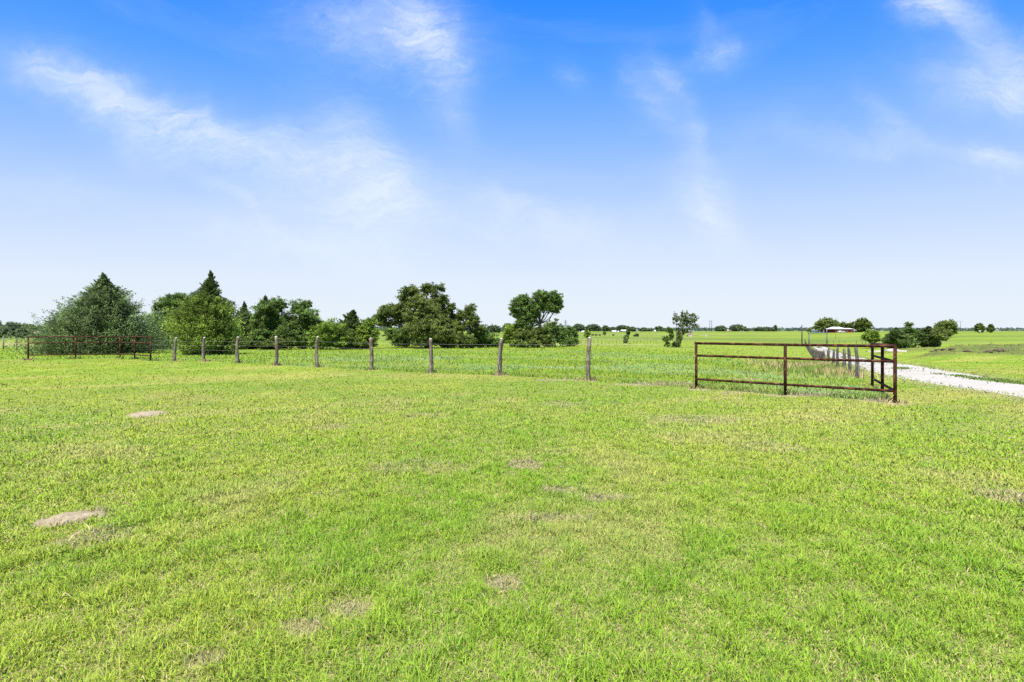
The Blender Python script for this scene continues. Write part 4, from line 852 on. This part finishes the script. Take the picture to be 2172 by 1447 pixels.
FT = [(1214, 687, 1241, 430, 'rounded tree directly above the right end of the tree line'), (1241, 687.5, 1274, 425, 'wide dark tree left of the far farm buildings'), (1276, 691, 1292, 420, 'narrow dark tree left of the tan shed'),
      (1291, 694, 1308, 425, 'low tree right behind the tan shed'), (1306, 690, 1334, 430, 'tall tree mass behind the grey barn'), (1330, 693, 1349, 425, 'tree right of the grey barn roof'),
      (1357, 695.5, 1373, 440, 'small oak on the horizon right of the farm row'), (1371, 697, 1384, 450, 'lower oak touching the small horizon oak'), (1389, 692, 1408, 440, 'lone domed tree on the horizon left of the ragged tree'), (1405, 698, 1422, 470, 'low tree behind the little round tree'),
      (1516, 691, 1540, 430, 'round dark tree just right of the twin power poles'), (1547, 688.5, 1582, 430, 'widest dark oak on the central horizon'), (1580, 697, 1589, 440, 'small tree stuck to the right of the widest oak'),
      (1599, 694, 1622, 440, 'dark oak left of three on the rise'), (1616, 694, 1637, 445, 'dark oak in the middle of three on the rise'), (1634, 695, 1646, 440, 'small right hand oak of three on the rise'), (1640, 691, 1648, 440, 'thin upright tree at the end of the three oaks'),
      (1712, 697, 1724, 360, 'small round bush left of the brick house'), (1722, 693, 1731, 355, 'small sparse tree against the big oak left edge'),
      (1728, 674, 1776, 338, 'big dome oak over the left of the brick house'), (1752, 678, 1784, 350, 'second oak behind the brick house roof'), (1772, 683, 1800, 352, 'lower oak behind the middle of the brick house'), (1793, 684, 1818, 350, 'mid green tree behind the brick house right end'),
      (1809, 674, 1848, 345, 'tall dark oak at the right of the brick house'),
      (1983, 678, 2028, 170, 'wide windswept oak on the right horizon'), (2067, 685.5, 2086, 300, 'dark round tree near the right edge horizon'), (2096, 687.5, 2108, 300, 'smallest lone tree near the right edge horizon'),
      (1030, 689, 1062, 300, 'grey green round tree seen through the low gap'), (1064, 686, 1090, 300, 'far rounded tree behind the yellow green bush')]
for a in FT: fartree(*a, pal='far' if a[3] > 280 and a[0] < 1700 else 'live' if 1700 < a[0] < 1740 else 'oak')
GR = 'trees along the right hand bank'
broadleaf([(1836, 714, 9, 8), (1848, 706, 11, 8), (1858, 714, 9, 8), (1847, 718, 16, 7), (1860, 722, 7, 5)], 733, 'bright', 'bright round topped young tree right of the brick house pasture', GR, Y=105, dens=.8, holes=.15, trunkx=1846)
conifer([(697, 1899, 1902), (705, 1890, 1912), (715, 1884, 1925), (725, 1882, 1932), (731, 1884, 1930)], 733, 'cedardark', 'dark dense cedar at the left of the bank clump', GR, Y=98, arms=420, sprigs=22, trunkx=1906, ragged=.45)
broadleaf([(1930, 688, 8, 5), (1926, 700, 10, 8), (1936, 708, 12, 9), (1925, 715, 12, 10)], 733, 'green', 'lighter leafy tree poking above the bank clump', GR, Y=100, trunkx=1930, holes=.2)
conifer([(694, 1966, 1972), (702, 1958, 1980), (715, 1948, 1984), (731, 1948, 1978)], 733, 'cedardark', 'second dark cedar in the middle of the bank clump', GR, Y=99, arms=320, sprigs=22, trunkx=1963, ragged=.45)
broadleaf([(1950, 712, 14, 12), (1945, 722, 10, 9)], 733, 'green', 'green bush between the two dark bank cedars', GR, Y=101, trunkx=1949)
broadleaf([(1996, 700, 13, 7), (2008, 706, 10, 5), (1988, 706, 10, 7), (1998, 716, 10, 7), (2012, 703, 7, 4), (1985, 712, 8, 7)], 732, 'live', 'small spreading tree with bare trunk at the right of the bank clump', GR, Y=97, trunkx=1991, forks=(1991, 722), holes=.15, trunk_r=.2)
# far-left wood: individual trees at its edge
lw = [(-30, 681, 14, 240), (8, 682, 40, 236), (30, 685, 62, 242), (50, 687, 80, 262), (-6, 692, 26, 228), (36, 694, 58, 228), (70, 691, 104, 290), (95, 694, 122, 300)]
ll = ['leftmost tree of the far left wood cut by the picture edge', 'tall rounded tree of the far left wood', 'tree of the far left wood beside the tall rounded one', 'tree of the far left wood right above the barn', 'lower tree in front at the left of the far wood', 'lower tree just left of the pale barn', 'hazy tree behind the pale barn right end', 'small hazy tree between barn and big cedar']
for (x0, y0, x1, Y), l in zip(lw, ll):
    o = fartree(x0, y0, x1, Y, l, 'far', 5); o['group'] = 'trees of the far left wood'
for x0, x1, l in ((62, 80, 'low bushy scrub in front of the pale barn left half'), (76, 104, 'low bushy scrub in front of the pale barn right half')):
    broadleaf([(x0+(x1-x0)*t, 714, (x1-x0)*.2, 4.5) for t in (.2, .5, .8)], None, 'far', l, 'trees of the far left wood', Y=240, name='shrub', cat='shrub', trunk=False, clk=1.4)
# far woodland on the skyline: one mass, haze put into its leaf colour
def skyline():
    rg = np.random.default_rng(5); P = []
    n = 16000; a = np.radians(rg.uniform(-60, 60, n)); d = rg.uniform(820, 900, n); X = d*np.tan(a)*.0+d*np.tan(np.clip(a, -1.05, 1.05)); Y = d
    m = np.abs(X) < 1500; X, Y = X[m], Y[m]
    hh = 3.2+3.2*fbm(X*.012, X*0, 71)+1.6*fbm(X*.06, X*0, 72); Z = terrain(X, Y)+rg.random(len(X))**.7*(hh)
    n = len(X); q = np.c_[X, Y, Z]; Ln = rg.uniform(3, 6, n)
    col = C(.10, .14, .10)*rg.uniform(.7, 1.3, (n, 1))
    Pq, f, cv = leafquads(q, rnd_dirs(rg, n), rnd_dirs(rg, n), Ln, Ln*.6, col)
    return npmesh('distant_wood', Pq, [f], {'col': cv})
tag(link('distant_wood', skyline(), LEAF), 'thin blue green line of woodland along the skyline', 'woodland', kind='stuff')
# clods of dug earth on the right berm
for i, (px, py, s_, lab) in enumerate([(1976, 746, 1., 'leftmost pale clod pile on the grassy berm'), (1987, 743.5, .8, 'dark small clod just right of the leftmost pile'), (2001, 742.5, .9, 'pale clod pile third from the left on the berm'), (2019, 742, 1.0, 'brown clod pile in the middle left of the berm'),
                                (2050, 746, 1.1, 'low flat clod pile in the middle of the berm'), (2096, 747.5, 1.2, 'brown clod pile right of the berm middle'), (2121, 745.5, 1.7, 'largest dark clod pile near the right end of the berm')]):
    c = cast(px, py); rg = random.Random(i); b = MB(); nr_, nk = 9, 16; vs = []; fs = []
    for r_ in range(nr_+1):
        for k in range(nk):
            p_ = math.pi*r_/nr_; q_ = 2*math.pi*k/nk; v_ = Vector((math.sin(p_)*math.cos(q_), math.sin(p_)*math.sin(q_), math.cos(p_)))
            e = 1+1.1*(float(fbm(np.array([v_.x*2.3+i*7+v_.z*1.3]), np.array([v_.y*2.3+v_.z*2.1]), i)[0])-.5)+rg.uniform(-.08, .08)
            vs.append((v_.x*e*.30*s_, v_.y*e*.2*s_, v_.z*e*.11*s_+.03))
    fs = [(r_*nk+k, (r_+1)*nk+k, (r_+1)*nk+(k+1) % nk, r_*nk+(k+1) % nk) for r_ in range(nr_) for k in range(nk)]
    b.add(vs, fs)
    o = b.build('dirt_clod', noisy_mat('dug_earth', (.04, .03, .018), (.13, .10, .07), 6), None, False); o.location = c; tag(o, lab, 'dirt clods', 'clods on the grassy berm')
# tall pale grass and weeds along the inside of the right fence and at post feet
def weeds():
    n = 5200; t = rng.random(n); i = rng.random(n)
    X = FR0[0]+.588*(t*30)-rng.exponential(1.3, n)-.1; Y = FR0[1]+t*30+rng.normal(0, .6, n)
    for px_, py_ in [(p.x, p.y) for p, _, _ in woodp]+PIPE_R+PIPE_L:
        k = 45; X = np.r_[X, px_+rng.normal(0, .13, k)]; Y = np.r_[Y, py_+.05+rng.normal(0, .1, k)]
    n0, n = n, len(X)
    h = rng.uniform(.15, .42, n); h[n0:] = rng.uniform(.05, .17, n-n0); Z = terrain(X, Y); a = rng.uniform(0, 6.28, n); w = .0011*np.hypot(X, Y); lx = rng.normal(0, .08, n); ly = rng.normal(0, .08, n)
    P = np.empty((n, 3, 3)); P[:, 0] = np.c_[X-np.cos(a)*w, Y-np.sin(a)*w, Z-.02]; P[:, 1] = np.c_[X+np.cos(a)*w, Y+np.sin(a)*w, Z-.02]; P[:, 2] = np.c_[X+lx, Y+ly, Z+h]
    pale = fbm(X*.4, Y*.4, 81) > .5
    col = np.where(pale[:, None], C(.30, .26, .11), C(.14, .21, .04))*rng.uniform(.7, 1.3, n)[:, None]
    return npmesh('tall_grass', P.reshape(-1, 3), [np.arange(n*3).reshape(-1, 3)], {'col': np.repeat(col, 3, 0)})
tag(link('tall_grass', weeds(), GRASS), 'taller pale seeding grass along the split post fence', 'grass', kind='stuff')
print('objects', len(bpy.data.objects))
